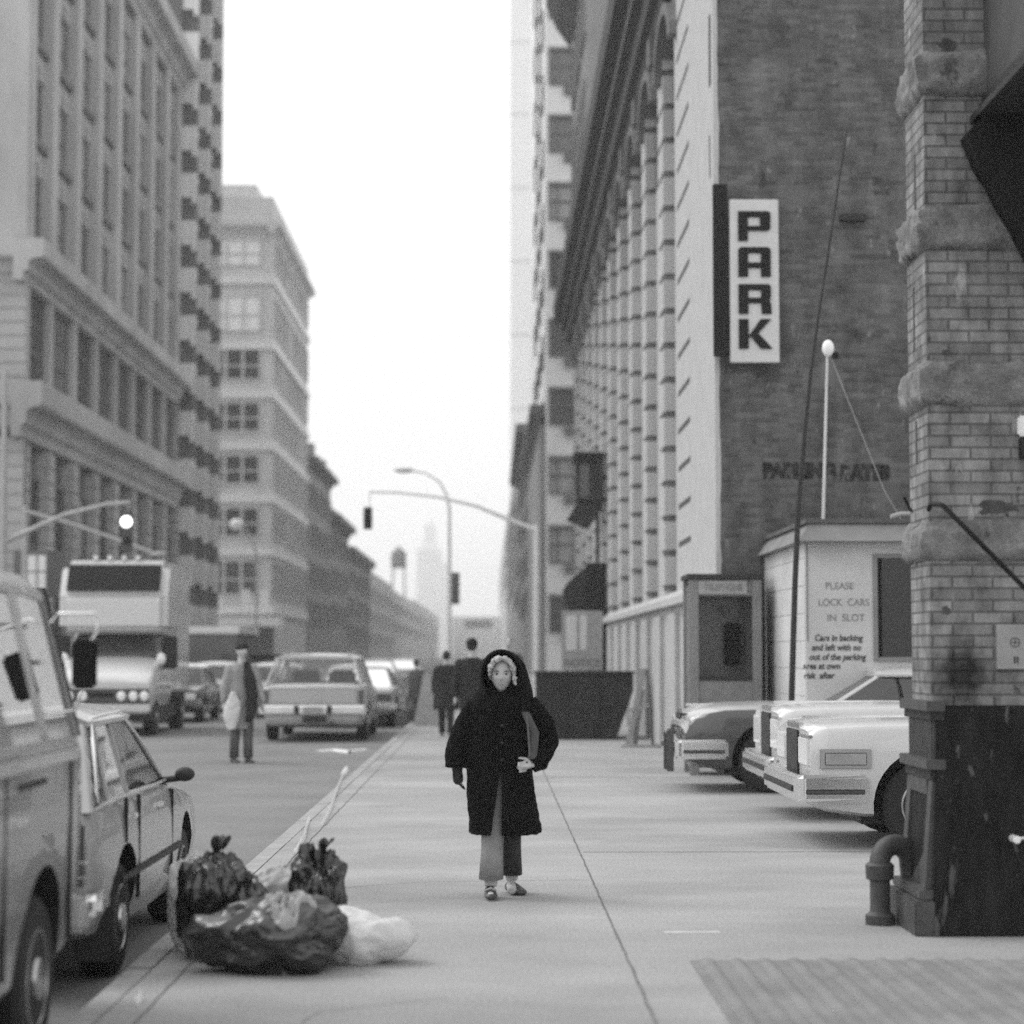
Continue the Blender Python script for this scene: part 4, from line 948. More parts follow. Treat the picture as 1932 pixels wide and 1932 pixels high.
def car(name, label, cat, loc, rz, p, group=None):
    t = thing(name, label, cat, loc, rz, group)
    L_, W, paint = p['L'], p['W'], p['paint']; w = W/2
    zb = p.get('zb', .22); r = p.get('r', .34)
    body = MB().loft([ring(y, w*k, zb_ if zb_ else zb, zs, zt) for y, k, zb_, zs, zt in p['st']])
    def cut(o):
        bm = bmesh.new()
        for y in p['axles']:
            for s in (-1, 1):
                m = bmesh.ops.create_cone(bm, cap_ends=True, segments=32, radius1=r+.075, radius2=r+.075, depth=.5, matrix=Matrix.Translation((s*(w-.1), y, r+.02)) @ Matrix.Rotation(math.pi/2, 4, 'Y'))
        me = bpy.data.meshes.new('c'); bm.to_mesh(me); bm.free(); me.materials.append(m_trim)
        co = bpy.data.objects.new('cutter', me); C.objects.link(co); co.parent = t; o['_c'] = co.name
        md = o.modifiers.new('b', 'BOOLEAN'); md.operation = 'DIFFERENCE'; md.object = co; md.solver = 'EXACT'
    bpy.context.view_layer.update()
    b = body.build('body', paint, t)
    b.data.materials.append(m_trim)
    cut(b); bpy.context.view_layer.update(); dg = bpy.context.evaluated_depsgraph_get(); dg.update()
    me = bpy.data.meshes.new_from_object(b.evaluated_get(dg), depsgraph=dg); b.modifiers.clear(); b.data = me; me.name = 'body'
    bpy.data.objects.remove(bpy.data.objects[b['_c']]); del b['_c']
    shade(b.data, 32)
    # greenhouse
    c = p.get('cab')
    if c:
        wb, wt = w*c.get('wb', .93), w*c.get('wt', .74); zr = c['zr']; yb, yt = c['yb'], c['yt']   # rear->front pillar base / top y
        zf = c['z']                       # belt z at each pillar
        pwid = c.get('pw', [.07]*len(yb)); n = len(yb)
        for i in range(n):
            for s in (-1, 1):
                a0, a1 = yb[i], yt[i]; q = pwid[i]
                MB().hexa([(s*(wb-.05), a0-q/2, zf[i]-.03), (s*wb, a0-q/2, zf[i]-.03), (s*wb, a0+q/2, zf[i]-.03), (s*(wb-.05), a0+q/2, zf[i]-.03)],
                          [(s*(wt-.04), a1-q*.42, zr-.02), (s*wt, a1-q*.42, zr-.02), (s*wt, a1+q*.42, zr-.02), (s*(wt-.04), a1+q*.42, zr-.02)]).build('pillar', c.get('pm', paint), t, bevel=.006)
        gm = c.get('glass', m_glass)
        for i in range(n-1):
            for s in (-1, 1):
                MB().add([(s*(wb-.02), yb[i], zf[i]-.01), (s*(wb-.02), yb[i+1], zf[i+1]-.01), (s*(wt-.015), yt[i+1], zr-.01), (s*(wt-.015), yt[i], zr-.01)], [(0, 1, 2, 3)]).build('side_window', gm, t)
        for nm, i in (('rear_window', 0), ('windshield', n-1)):
            MB().add([(-wb+.02, yb[i], zf[i]-.01), (wb-.02, yb[i], zf[i]-.01), (wt-.015, yt[i], zr-.01), (-wt+.015, yt[i], zr-.01)], [(0, 1, 2, 3)]).build(nm, gm if nm != 'rear_window' else c.get('rglass', gm), t)
        # roof slab, domed
        rows = []
        ya_, yz = yt[0]-.03, yt[-1]+.03
        for k in range(9):
            u = k/8; y = ya_+(yz-ya_)*u; dome = .055*(1-(2*u-1)**4)
            e = .015 if 0 < k < 8 else 0
            h = [(-wt-.012-e, zr-.035), (-wt-.02-e, zr-.01), (-wt*.9, zr+.025+dome*.4), (-wt*.5, zr+.035+dome*.85), (0, zr+.04+dome), (wt*.5, zr+.035+dome*.85), (wt*.9, zr+.025+dome*.4), (wt+.02+e, zr-.01), (wt+.012+e, zr-.035)]
            rows.append([Vector((x, y, z)) for x, z in h])
        MB().loft(rows).build('roof', c.get('rm', paint), t, smooth=50)
        if gm is not m_win:
            MB().box(-wb+.1, wb-.1, yb[0]+.35, yb[-1]-.5, zf[0]-.25, zf[0]+.02).build('dashboard', m_inter, t)
            for s in (-1, 1):
                for yy in c.get('seats', []):
                    MB().box(s*.12, s*.62, yy, yy+.14, zf[0]-.2, min(zf[0]+.24, zr-.2)).build('seat', m_inter, t, bevel=.05)
    for y in p['axles']:
        for s in (-1, 1): wheel(t, s*(w-.135), y, r, .2, s, p.get('hub'))
    # bumpers
    def bumper(y, d, zc, h, mat, nm, ww=w+.03, wrap=.35, ov=.09):
        poly = [(-ww, y-d*wrap), (-ww, y+d*.01), (-ww+.06, y+d*ov), (ww-.06, y+d*ov), (ww, y+d*.01), (ww, y-d*wrap), (ww-.07, y-d*wrap), (ww-.09, y-d*.02), (-ww+.09, y-d*.02), (-ww+.07, y-d*wrap)]
        rows = []
        return MB().prism(poly, 'z', zc-h/2, zc+h/2).build(nm, mat, t, bevel=.03)
    for y, d, zc, h, mat, wrap in p.get('bump', []): bumper(y, d, zc, h, mat, 'bumper', wrap=wrap)
    for nm, mat, x0, x1, y0_, y1_, z0, z1 in p.get('bits', []):
        MB().box(x0, x1, y0_, y1_, z0, z1).build(nm, mat, t, bevel=.006)
    return t
def bits(w, *a): return list(a)

# --- station wagon, rear towards camera (parked at the kerb)
wl = P(493, 1393, 41.2).x; wr = P(692, 1393, 41.2).x; w = (wr-wl)/2
wg = car('station_wagon', 'pale station wagon with chrome bumper seen from behind, parked at the kerb', 'car', ((wl+wr)/2, 41.0, ROADZ), 0, dict(
    L=5.3, W=2*w, paint=m_cl, r=.35, axles=(1.05, 4.2),
    st=[(.0, .93, .42, 1.02, 1.05), (.06, .965, .34, 1.08, 1.11), (.3, .99, .28, 1.10, 1.13), (1.1, 1, .24, 1.11, 1.13), (2.7, 1, .22, 1.08, 1.10), (3.7, 1, .22, 1.03, 1.06), (4.6, .985, .26, .99, 1.03), (5.2, .95, .34, .94, .98), (5.3, .9, .4, .9, .94)],
    cab=dict(zr=1.62, yb=[.1, 1.35, 2.6, 3.75], yt=[.42, 1.45, 2.55, 3.1], z=[1.12, 1.12, 1.1, 1.08], pw=[.12, .07, .07, .07], wb=.92, wt=.76, glass=m_glassw, rglass=m_glassw, seats=[2.2, 3.0]),
    bump=[(-.03, -.9, .62, .17, m_chrome, .3), (5.33, .9, .55, .16, m_chrome, .3)],
    bits=[('tailgate', m_cl, -.80*w, .80*w, -.022, .0, .74, 1.02), ('tailgate_trim', m_chrome, -.84*w, .84*w, -.03, -.004, 1.035, 1.075),
          ('taillight', m_tail, -.95*w, -.85*w, -.03, .02, .74, 1.0), ('taillight', m_tail, .85*w, .95*w, -.03, .02, .74, 1.0),
          ('licence_plate', m_signg, -.18, .18, -.155, -.14, .56, .68), ('tow_bracket', m_trim, -.2, .24, -.1, .3, .38, .5), ('exhaust', m_trim, .3, .38, -.05, .5, .3, .38),
          ('bumper_guard', m_trim, -.36, -.27, -.17, -.13, .54, .70), ('bumper_guard', m_trim, .27, .36, -.17, -.13, .54, .70)]))
for s in (-1, 1): MB().tube([(s*.62, .45, 1.70), (s*.62, 2.9, 1.72)], .015, 6).build('roof_rail', m_chrome, wg)

# --- small hatchback at the kerb (left foreground)
hl = car('hatchback', 'small grey four-door hatchback parked at the kerb ahead of the van', 'car', (-1.94-.78, 10.58, ROADZ), 0, dict(
    L=4.15, W=1.56, paint=m_cs, r=.30, axles=(.9, 3.2),
    st=[(.0, .90, .40, .84, .88), (.05, .94, .32, .90, .94), (.3, .97, .25, .93, .96), (1.0, 1, .22, .94, .97), (2.0, 1, .20, .93, .96), (2.75, .995, .20, .89, .93), (3.3, .98, .22, .83, .88), (3.8, .95, .26, .76, .81), (4.08, .90, .34, .68, .73), (4.15, .84, .42, .62, .66)],
    cab=dict(zr=1.36, yb=[.12, .62, 1.25, 2.68], yt=[.62, .86, 1.3, 1.86], z=[.94, .94, .93, .90], pw=[.1, .055, .05, .06], wb=.94, wt=.76, seats=[.9, 1.5], rglass=m_softwin),
    bump=[(-.03, -.7, .47, .11, m_chrome, .35)],
    bits=[('taillight', m_tail, .50, .72, -.035, .06, .56, .86), ('taillight', m_tail, -.72, -.50, -.035, .06, .56, .86), ('tail_trim', m_chrome, .48, .735, -.045, .0, .67, .69),
          ('tail_trim', m_chrome, .48, .735, -.045, .0, .60, .612),
          ('side_moulding', m_trim, .775, .79, .7, 2.9, .50, .54), ('door_handle', m_chrome, .765, .79, 1.05, 1.17, .81, .84), ('door_handle', m_chrome, .765, .79, 1.95, 2.07, .81, .84),
          ('door_seam', m_trim, .76, .784, 1.27, 1.28, .36, .93), ('door_seam', m_trim, .745, .779, 2.52, 2.53, .36, .88), ('door_seam', m_trim, .76, .784, .86, .87, .70, .94),
          ('mud_flap', m_trim, .58, .76, .50, .53, .12, .36), ('waist_trim', m_chrome, .735, .76, .25, 2.4, .935, .948)]))
MB().ell((.85, 2.5, .97), (.062, .035, .045), 14, 8).build('mirror', m_trim, hl, smooth=180)
MB().tube([(.7, 2.53, .93), (.84, 2.51, .95)], .02, 8).build('mirror_stalk', m_trim, hl)
MB().tube([(.70, .4, .94), (.66, .5, 1.2), (.60, .72, 1.36), (.58, 1.7, 1.375), (.62, 2.1, 1.22), (.70, 2.68, .93)], .012, 6).build('window_trim', m_chrome, hl, smooth=60)

# --- three big sedans nosing out of the lot, fronts to the left
def bigsedan(name, label, near, X0, paint, rm, hood, group, extra=None, glass=m_glassb, soft=False):
    W = 1.98; w = W/2
    return car(name, label, 'car', (X0+5.6, near+w, 0), math.pi/2, dict(
        L=5.6, W=W, paint=paint, r=.36, axles=(1.2, 4.5),
        st=[(.0, .94, .42, .80, .84), (.1, .97, .34, .86, .90), (1.0, 1, .26, .94, .97), (2.2, 1, .24, .97, 1.0), (3.6, 1, .24, hood-.04, hood-.01), (4.3, 1, .24, hood-.035, hood+.0), (5.0, .99, .26, hood-.05, hood-.01)]+([(5.2, .975, .28, hood-.08, hood-.045), (5.35, .955, .31, hood-.13, hood-.10), (5.45, .92, .36, hood-.21, hood-.18), (5.49, .87, .42, hood-.30, hood-.28)] if soft else [(5.3, .985, .30, hood-.065, hood-.025), (5.40, .975, .34, hood-.085, hood-.045), (5.45, .95, .38, hood-.12, hood-.09)]),
        cab=dict(zr=1.36, yb=[1.5, 2.3, 3.85], yt=[2.0, 2.35, 3.2], z=[.98, .99, hood-.02], pw=[.2, .1, .08], wb=.92, wt=.74, rm=rm, pm=rm, seats=[1.9, 2.9], glass=glass, rglass=glass),
        bump=[(5.52, .75, .50, .22, m_chrome, .72), (-.05, -.75, .5, .2, m_chrome, .35)],
        bits=[('grille', m_trim, -.32, .32, 5.42, 5.47, .50, hood-.11), ('grille_trim', m_chrome, -.36, .36, 5.40, 5.455, hood-.10, hood-.05),
              ('headlight', m_light, .42, .90, 5.42, 5.475, .68, hood-.16), ('headlight', m_light, -.90, -.42, 5.42, 5.475, .68, hood-.16),
              
              ('chassis', m_trim, -.7, .7, .6, 5.0, .19, .3), ('bumper_strip', m_irong, -w-.036, -w+.0, 5.02, 5.5, .455, .495), ('bumper_strip', m_trim, -w+.1, w-.1, 5.585, 5.6, .47, .52), ('side_strip', m_trim, -w-.012, -w+.01, .4, 4.2, .50, .54),  # chassis box added to block light beneath and deepen the shadow
              ('headlight_trim', m_chrome, -.93, -.40, 5.43, 5.465, hood-.155, hood-.13), ('hood_line', m_chrome, -.01, .01, 4.0, 5.38, hood-.03, hood+.003)]+([] if soft else [('cornering_lamp', m_cs, -w-.008, -w+.05, 4.96, 5.38, .66, .82), ('cornering_lens', m_signg, -w-.016, -w-.006, 5.0, 5.34, .69, .79)])+(extra or []), hub=m_hub), group=group)
g_ = 'cars parked nose-out in the lot beside the pier'
bigsedan('large_sedan', 'white large sedan with tall chrome bumper, nearest the brick pier', 17.3, 2.46, m_cw, m_cw, 1.06, g_)
bigsedan('large_sedan', 'white sedan in the middle between the nearest white one and the dark-sided one', 20.3, 2.62, m_cw, m_cw, 1.12, g_)
bigsedan('large_sedan', 'dark-sided sedan with sky sheen painted pale on its hood nosing out farthest, by the phone booth', 24.3, 2.1, m_cd, m_cw, 1.0, g_, soft=True,
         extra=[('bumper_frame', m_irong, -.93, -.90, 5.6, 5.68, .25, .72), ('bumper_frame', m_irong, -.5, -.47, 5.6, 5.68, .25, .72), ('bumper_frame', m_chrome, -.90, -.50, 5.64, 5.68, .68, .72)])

hd3 = bpy.data.objects[[o.name for o in bpy.data.objects if o.get('label', '').startswith('dark-sided')][0]]
MB().loft([[Vector((x*k, y, z+dz)) for x, dz in ((-.97, -.06), (-.96, -.02), (-.88, .012), (-.6, .035), (0, .045), (.6, .035), (.88, .012), (.96, -.02), (.97, -.06), (0, -.08))] for y, z, k in ((3.7, .985, .96), (4.4, .985, .965), (5.0, .965, .96), (5.25, .925, .955), (5.38, .86, .94), (5.48, .77, .90))]).build('hood', m_cl, hd3, smooth=50)  # hood coloured pale for the sky reflected on it
# --- van, left foreground
vx = -1.86
van = thing('delivery_van', 'grey forward-control van with wing mirror painted as dark reflection at the left edge', 'van', (vx-.9, 5.5, ROADZ))
vl = 4.42; hw = .9
def vring(y, k, zt, fr=0, zb=.28):
    h = [(0, zb), (hw*.86, zb), (hw*.95*k, zb+.1), (hw*.99*k, .7), (hw*k, 1.0), (hw*.995*k, 1.22), (hw*.955*k, 1.32), (hw*.90*k, 1.32+(zt-1.32)*.55), (hw*.84*k, 1.32+(zt-1.32)*.85), (hw*.74*k, zt-.02), (hw*.4*k, zt+.03), (0, zt+.045)]
    return [Vector((x, y, z)) for x, z in h]+[Vector((-x, y, z)) for x, z in reversed(h[1:-1])]
def vanlow(y, k, zb=.28):
    h = [(0, zb), (hw*.86*k, zb), (hw*.95*k, zb+.1), (hw*.99*k, .7), (hw*k, 1.0), (hw*.995*k, 1.26), (hw*.965*k, 1.34), (0, 1.34)]
    return [Vector((x, y, z)) for x, z in h]+[Vector((-x, y, z)) for x, z in reversed(h[1:-1])]
lowr = [vanlow(y, k, z) for y, k, z in ((0, .9, .4), (.12, .97, .3), (.5, 1, .28), (3.6, 1, .28), (4.1, .995, .3), (4.3, .985, .34), (4.4, .95, .4), (4.44, .88, .45))]
body = MB().loft(lowr).build('body', m_cg, van)
body.data.materials.append(m_trim)
bm = bmesh.new()
for y in (.95, 3.5):
    for s in (-1, 1): bmesh.ops.create_cone(bm, cap_ends=True, segments=36, radius1=.46, radius2=.46, depth=.6, matrix=Matrix.Translation((s*hw, y, .36)) @ Matrix.Rotation(math.pi/2, 4, 'Y'))
me = bpy.data.meshes.new('c'); bm.to_mesh(me); bm.free(); me.materials.append(m_trim); co = bpy.data.objects.new('c', me); C.objects.link(co); co.parent = van
md = body.modifiers.new('b', 'BOOLEAN'); md.object = co; md.solver = 'EXACT'
bpy.context.view_layer.update(); dg = bpy.context.evaluated_depsgraph_get(); dg.update()
me = bpy.data.meshes.new_from_object(body.evaluated_get(dg), depsgraph=dg); body.modifiers.clear(); body.data = me; bpy.data.objects.remove(co); shade(me, 30)
ZR = 2.0
def vanpost(y0_, y1_, ty, q, s, m=m_cg):
    MB().hexa([(s*(hw*.965-.05), y0_-q/2, 1.33), (s*hw*.965, y0_-q/2, 1.33), (s*hw*.965, y0_+q/2, 1.33), (s*(hw*.965-.05), y0_+q/2, 1.33)],
              [(s*(hw*.83-.05), ty-q*.4, ZR), (s*hw*.83, ty-q*.4, ZR), (s*hw*.83, ty+q*.4, ZR), (s*(hw*.83-.05), ty+q*.4, ZR)]).build('pillar', m, van, bevel=.006)
for s in (-1, 1):
    for yb_, yt_, q in ((.15, .3, .2), (1.5, 1.5, .1), (2.75, 2.75, .1), (4.28, 4.05, .07)): vanpost(yb_, 0, yt_, q, s)
    for (a, b) in (((.2, .35), (1.5, 1.5)), ((1.5, 1.5), (2.75, 2.75)), ((2.75, 2.75), (4.26, 4.03))):
        MB().add([(s*(hw*.965-.015), a[0], 1.34), (s*(hw*.965-.015), b[0], 1.34), (s*(hw*.83-.015), b[1], ZR), (s*(hw*.83-.015), a[1], ZR)], [(0, 1, 2, 3)]).build('side_window', m_glassb, van)
    MB().hexa([(s*(hw*.965-.03), 3.62, 1.34), (s*hw*.966, 3.62, 1.34), (s*hw*.966, 3.66, 1.34), (s*(hw*.965-.03), 3.66, 1.34)], [(s*(hw*.83-.03), 3.42, ZR), (s*hw*.831, 3.42, ZR), (s*hw*.831, 3.46, ZR), (s*(hw*.83-.03), 3.46, ZR)]).build('vent_bar', m_chrome, van)
MB().add([(-hw*.93, 4.33, 1.34), (hw*.93, 4.33, 1.34), (hw*.80, 4.08, ZR), (-hw*.80, 4.08, ZR)], [(0, 1, 2, 3)]).build('windshield', m_glassb, van)
MB().hexa([(hw*.90, 4.34, 1.33), (hw*.965, 4.30, 1.33), (hw*.965, 4.37, 1.33), (hw*.90, 4.41, 1.33)], [(hw*.77, 4.09, ZR), (hw*.835, 4.05, ZR), (hw*.835, 4.12, ZR), (hw*.77, 4.15, ZR)]).build('windshield_seal', m_trim, van)
rows = []
for y, dz, k in ((.05, -.08, .94), (.3, 0, 1), (2, .02, 1), (3.8, 0, 1), (4.02, -.03, .98), (4.14, -.09, .93)):
    h = [(-.84, -.0), (-.86, .03), (-.78, .09), (-.5, .13), (0, .15), (.5, .13), (.78, .09), (.86, .03), (.84, .0)]
    rows.append([Vector((x*hw*k*1.0, y, ZR-.04+z+dz)) for x, z in h])
MB().loft(rows).build('roof', m_cl, van, smooth=50)
MB().box(-hw*.8, hw*.8, .3, 3.2, .9, 1.345).build('interior_floor', m_inter, van)
MB().box(.2, .7, 3.0, 3.15, 1.3, 1.72).build('seat', m_inter, van, bevel=.05)
MB().box(hw-.01, hw+.012, .3, 4.1, 1.235, 1.285).build('belt_trim', m_cl, van, bevel=.006)
MB().box(hw-.02, hw+.006, 2.95, 3.45, 1.165, 1.19).build('air_slot', m_trim, van)
for y in (2.72, 4.0): MB().box(hw-.02, hw+.003, y, y+.012, .45, 1.23).build('door_seam', m_trim, van)
MB().box(hw-.01, hw+.03, 2.85, 3.0, 1.03, 1.07).build('door_handle', m_chrome, van, bevel=.008)
for y in (.95, 3.5):
    for s in (-1, 1): wheel(van, s*(hw-.13), y, .35, .19, s)
MB().box(-hw, hw, 4.38, 4.5, .42, .58).build('bumper', m_cl, van, bevel=.03)
a = P(137, 1208, 9.55); b = P(183, 1300, 9.55); off = van.location
MB().box(a.x, b.x, 9.53, 9.56, b.z, a.z).build('wing_mirror', m_black, van, off=off, bevel=.014)  # mirror face coloured black for the dark van side it reflects
mc = Vector(((a.x+b.x)/2, 9.57, a.z))
MB().tube([P(95, 1175, 9.55), P(110, 1158, 9.55), P(180, 1157, 9.56), P(184, 1190, 9.57), P(172, 1210, 9.575)], .008, 8).build('mirror_arm', m_chrome, van, off=off, smooth=60)
MB().tube([P(112, 1345, 9.6), P(140, 1340, 9.58), P(158, 1298, 9.575)], .008, 8).build('mirror_stay', m_chrome, van, off=off, smooth=60)

# --- camper truck, front to camera
D = 45.
xl = P(112, 1200, D).x; xr_ = P(346, 1200, D).x; cw = (xr_-xl); cxx = (xl+xr_)/2
def Z(y_, d=D): return P(230, y_, d).z-ROADZ
tk = thing('camper_truck', 'white camper truck with dark window band over its cab facing the camera', 'truck', (P(214, 1200, D).x, D, ROADZ), rad(2)); hwc = 1.14
zt = Z(1055)
MB().prism([(-.15, Z(1195)), (-.15, Z(1120)), (.25, Z(1062)), (.6, zt), (4.4, zt), (4.4, .9), (1.9, .9), (1.9, Z(1195))], 'x', -hwc, hwc).build('camper_body', m_cw, tk, bevel=.16)
MB().prism([(-.19, Z(1116)), (.19, Z(1066)), (.26, Z(1064)), (-.12, Z(1114))], 'x', -hwc*.86, hwc*.86).build('front_window', m_black, tk, bevel=.02)
MB().box(-hwc*.9, hwc*.9, -.2, -.15, Z(1194), Z(1190)).build('lower_trim', m_bgrey, tk)
for k in range(4): MB().box(-.5+k*.3, -.42+k*.3, .4, .6, zt, zt+.1).build('roof_light', m_light, tk)
cab = MB().loft([ring(y, k, zb_, zs, zs2) for y, k, zb_, zs, zs2 in ((-1.45, .96, .55, 1.08, 1.12), (-1.35, 1, .45, 1.18, 1.24), (-.9, 1.01, .4, 1.36, 1.43), (-.2, 1.02, .4, 1.55, 1.62), (.2, 1.02, .4, 1.60, 1.66), (1.9, 1.02, .4, 1.62, 1.66))]).build('cab', m_cw, tk, smooth=40)
MB().hexa([(-.92, .0, 1.62), (.92, .0, 1.62), (.92, 1.8, 1.62), (-.92, 1.8, 1.62)], [(-.8, .35, 2.12), (.8, .35, 2.12), (.8, 1.8, 2.12), (-.8, 1.8, 2.12)]).build('windshield', m_win, tk, bevel=.02)
MB().box(-.95, .95, -1.5, -1.44, .68, .98).build('grille', m_irong, tk, bevel=.02)
MB().box(-.42, .22, -1.52, -1.49, .82, .90).build('grille_slot', m_black, tk)
for x_ in (-.98, -.72, -.42, .42, .68, .92):
    MB().ell((x_*.93, -1.52, .83), (.095, .04, .10), 14, 8).build('headlight', m_lamp, tk, smooth=180)
MB().box(-1.0, 1.0, -1.66, -1.5, .50, .66).build('bumper', m_cw, tk, bevel=.03)
for s in (-1, 1):
    wheel(tk, s*.88, -.6, .38, .26, s); wheel(tk, s*.95, 3.4, .38, .3, s)
    MB().box(s*hwc-.16, s*hwc+.16, .4, .5, Z(1262), Z(1200)).build('side_mirror', m_iron, tk, bevel=.03)
    MB().ell((s*(hwc-.12), -.1, Z(1243)), (.10, .04, .13), 12, 8).build('marker_light', m_lamp, tk, smooth=180)
MB().box(-1.0, 1.0, -1.3, 4.2, .32, .6).build('chassis', m_trim, tk)

# --- bystander cars
def simple(name, label, x, d, paint, front=True, W=1.85, L=4.7, zr=1.36, group=None, rm=None, cat='car'):
    w = W/2
    st = [(.0, .93, .42, .78, .82), (.08, .97, .32, .86, .89), (.8, 1, .24, .92, .94), (2.2, 1, .22, .93, .95), (3.4, 1, .22, .92, .95), (4.3, .98, .28, .86, .90), (4.66, .95, .34, .80, .84), (4.7, .92, .38, .76, .8)]
    return car(name, label, cat, (x, d+(L if front else 0), ROADZ), math.pi if front else 0, dict(L=L, W=W, paint=paint, r=.33, axles=(.95, 3.75), st=st,
        cab=dict(zr=zr, yb=[.9, 1.6, 3.3], yt=[1.35, 1.7, 2.65], z=[.93, .94, .94], pw=[.1, .07, .06], wb=.92, wt=.74, seats=[1.6], rm=rm),
        bump=[(4.74, .7, .5, .14, m_chrome, .3), (-.04, -.7, .5, .14, m_chrome, .3)],
        bits=[('headlight', m_light, -w*.88, -w*.6, 4.68, 4.72, .58, .74), ('headlight', m_light, w*.6, w*.88, 4.68, 4.72, .58, .74), ('grille', m_trim, -w*.55, w*.55, 4.68, 4.715, .58, .74),
              ('taillight', m_tail, -w*.9, -w*.55, -.02, .02, .62, .78), ('taillight', m_tail, w*.55, w*.9, -.02, .02, .62, .78)]), group=group)
g2 = 'cars farther down the avenue'
simple('sedan', 'dark sedan half hidden behind the camper truck', P(318, 1300, 53).x, 52, m_cd, True, group=g2)
simple('sedan', 'pale sedan facing the camera between camper truck and crossing person', P(398, 1290, 62).x, 61, m_cl, True, W=1.75, group=g2)
simple('sedan', 'grey sedan with dark windows far behind the crossing person', P(440, 1260, 84).x, 83, m_cg, True, group=g2)
simple('sedan', 'white sedan far off beyond the parked station wagon', P(722, 1240, 95).x-.2, 92, m_cw, False, group=g2)
simple('sedan', 'white-roofed sedan close beyond the first far white one', P(763, 1240, 112).x, 110, m_cw, False, group=g2)
simple('sedan', 'silver sedan parked directly in front of the station wagon', -3.1, 48.6, m_cs, False, group=g2)
# dark van behind, with pale awning
t = thing('box_truck', 'dark box truck with a pale roof edge standing behind the pale sedan', 'truck', (P(385, 1240, 72).x, 72, ROADZ)); 
MB().box(-1.15, 1.15, 0, 6, .7, 2.35).build('cargo_box', m_bgrey, t, bevel=.05)
MB().box(-1.2, 1.2, -.05, 6.05, 2.35, 2.6).build('roof_edge', m_panel2, t, bevel=.03)
MB().box(-.9, .9, -1.3, -.0, .45, 1.7).build('cab', m_bgrey, t, bevel=.15)
MB().box(-.75, .75, -1.33, -1.28, 1.15, 1.6).build('windshield', m_win, t)
for s in (-1, 1):
    wheel(t, s*.85, -.7, .38, .25, s); wheel(t, s*.95, 4.5, .38, .25, s)
# police-like roof rack seen over the wagon
t = simple('sedan', 'pale sedan with a black rack on its roof, just left of the station wagon', P(520, 1260, 58).x, 56, m_cl, True, group=g2)
MB().box(-.75, .75, 1.7, 2.3, 1.52, 1.66).build('roof_rack', m_black, t, bevel=.03)
for s in (-.55, .55): MB().box(s-.03, s+.03, 1.8, 2.2, 1.40, 1.52).build('rack_foot', m_black, t)
# ------------------------------------------------------------ people
def head(mb, c, s=1.0, yaw=0):
    """head ellipsoid with face towards -y; c = centre, total height .235*s"""
    M_ = Matrix.Rotation(yaw, 3, 'Z')
    nu, nv = 40, 32; rings = []
    for i in range(nv+1):
        th = min(max(math.pi*i/nv, .02), math.pi-.02); z = -math.cos(th); row = []
        for j in range(nu):
            ph = 2*math.pi*j/nu; x = math.sin(th)*math.cos(ph); y = math.sin(th)*math.sin(ph)
            px, py, pz = x*.076, y*.098, z*.118
            if z < 0: k = 1-.34*(-z)**1.5; px *= k; py *= (1-.12*(-z)) if y < 0 else 1-.35*(-z)
            if y < 0:
                f = -y
                def bump(cx, cz, sx, sz, a): return a*math.exp(-((px-cx)/sx)**2-((pz-cz)/sz)**2)
                dy = 0
                dy -= bump(0, -.026, .011, .016, .021)+bump(0, -.008, .008, .022, .012)     # nose
                dy += bump(-.031, .006, .014, .010, .012)+bump(.031, .006, .014, .010, .012)  # sockets
                dy -= bump(0, .026, .045, .009, .006)       # brow
                dy -= bump(0, -.060, .02, .005, .007)+bump(0, -.072, .018, .006, .007); dy += bump(0, -.066, .024, .0025, .007)
                dy -= bump(0, -.100, .018, .014, .009)      # chin
                dy -= bump(-.042, -.02, .016, .014, .005)+bump(.042, -.02, .016, .014, .005)
                py += dy*f
            v = M_ @ Vector((px*s, py*s, pz*s)); row.append(Vector(c)+v)
        rings.append(row)
    mb.loft(rings)
    for sx in (-1, 1): mb.ell(Vector(c)+M_ @ Vector((sx*.077*s, .01*s, -.008*s)), (.012*s, .02*s, .03*s), 10, 8)
def hand(mb, wrist, d, side, n, s=1., curl=.5):
    """wrist point, d = pointing direction, n = palm normal, side=+1/-1 thumb side"""
    d = Vector(d).normalized(); n = Vector(n).normalized(); n = (n-d*n.dot(d)).normalized(); u = d.cross(n)*side; w = Vector(wrist)
    mb.tube([w, w+d*.05*s, w+d*.085*s], [.024*s, .036*s, .036*s], 12, round_=True, flat=.55)
    for k, (o, L_) in enumerate(((-.03, .062), (-.010, .074), (.010, .080), (.029, .07))):
        p = w+d*.082*s+u*o*s; pts = [p-d*.02*s, p]; dd = d.copy()
        for q in (.45, .3, .25):
            dd = (Matrix.Rotation(curl*.8, 3, u) @ dd) if True else dd
            p = p+dd*L_*q*s; pts.append(p)
        mb.tube(pts, [.0095*s, .0095*s, .009*s, .0085*s, .007*s], 8, round_=True)
    p = w+d*.025*s+u*.026*s; a = (d*.7+u*.8).normalized(); b = (d+u*.2+n*.3).normalized()
    mb.tube([p, p+a*.035*s, p+a*.035*s+b*.03*s, p+a*.035*s+b*.055*s], [.013*s, .012*s, .010*s, .008*s], 8, round_=True)
def ringxy(cx, cy, z, rx, ry, n=40, fold=0, nf=9, ph=0, jit=0):
    out = []
    for j in range(n):
        a = 2*math.pi*j/n; k = 1+fold*math.sin(nf*a+ph)+fold*.6*math.sin((nf+4)*a+1.3+ph)
        out.append(Vector((cx+rx*k*math.cos(a), cy+ry*k*math.sin(a), z)))
    return out
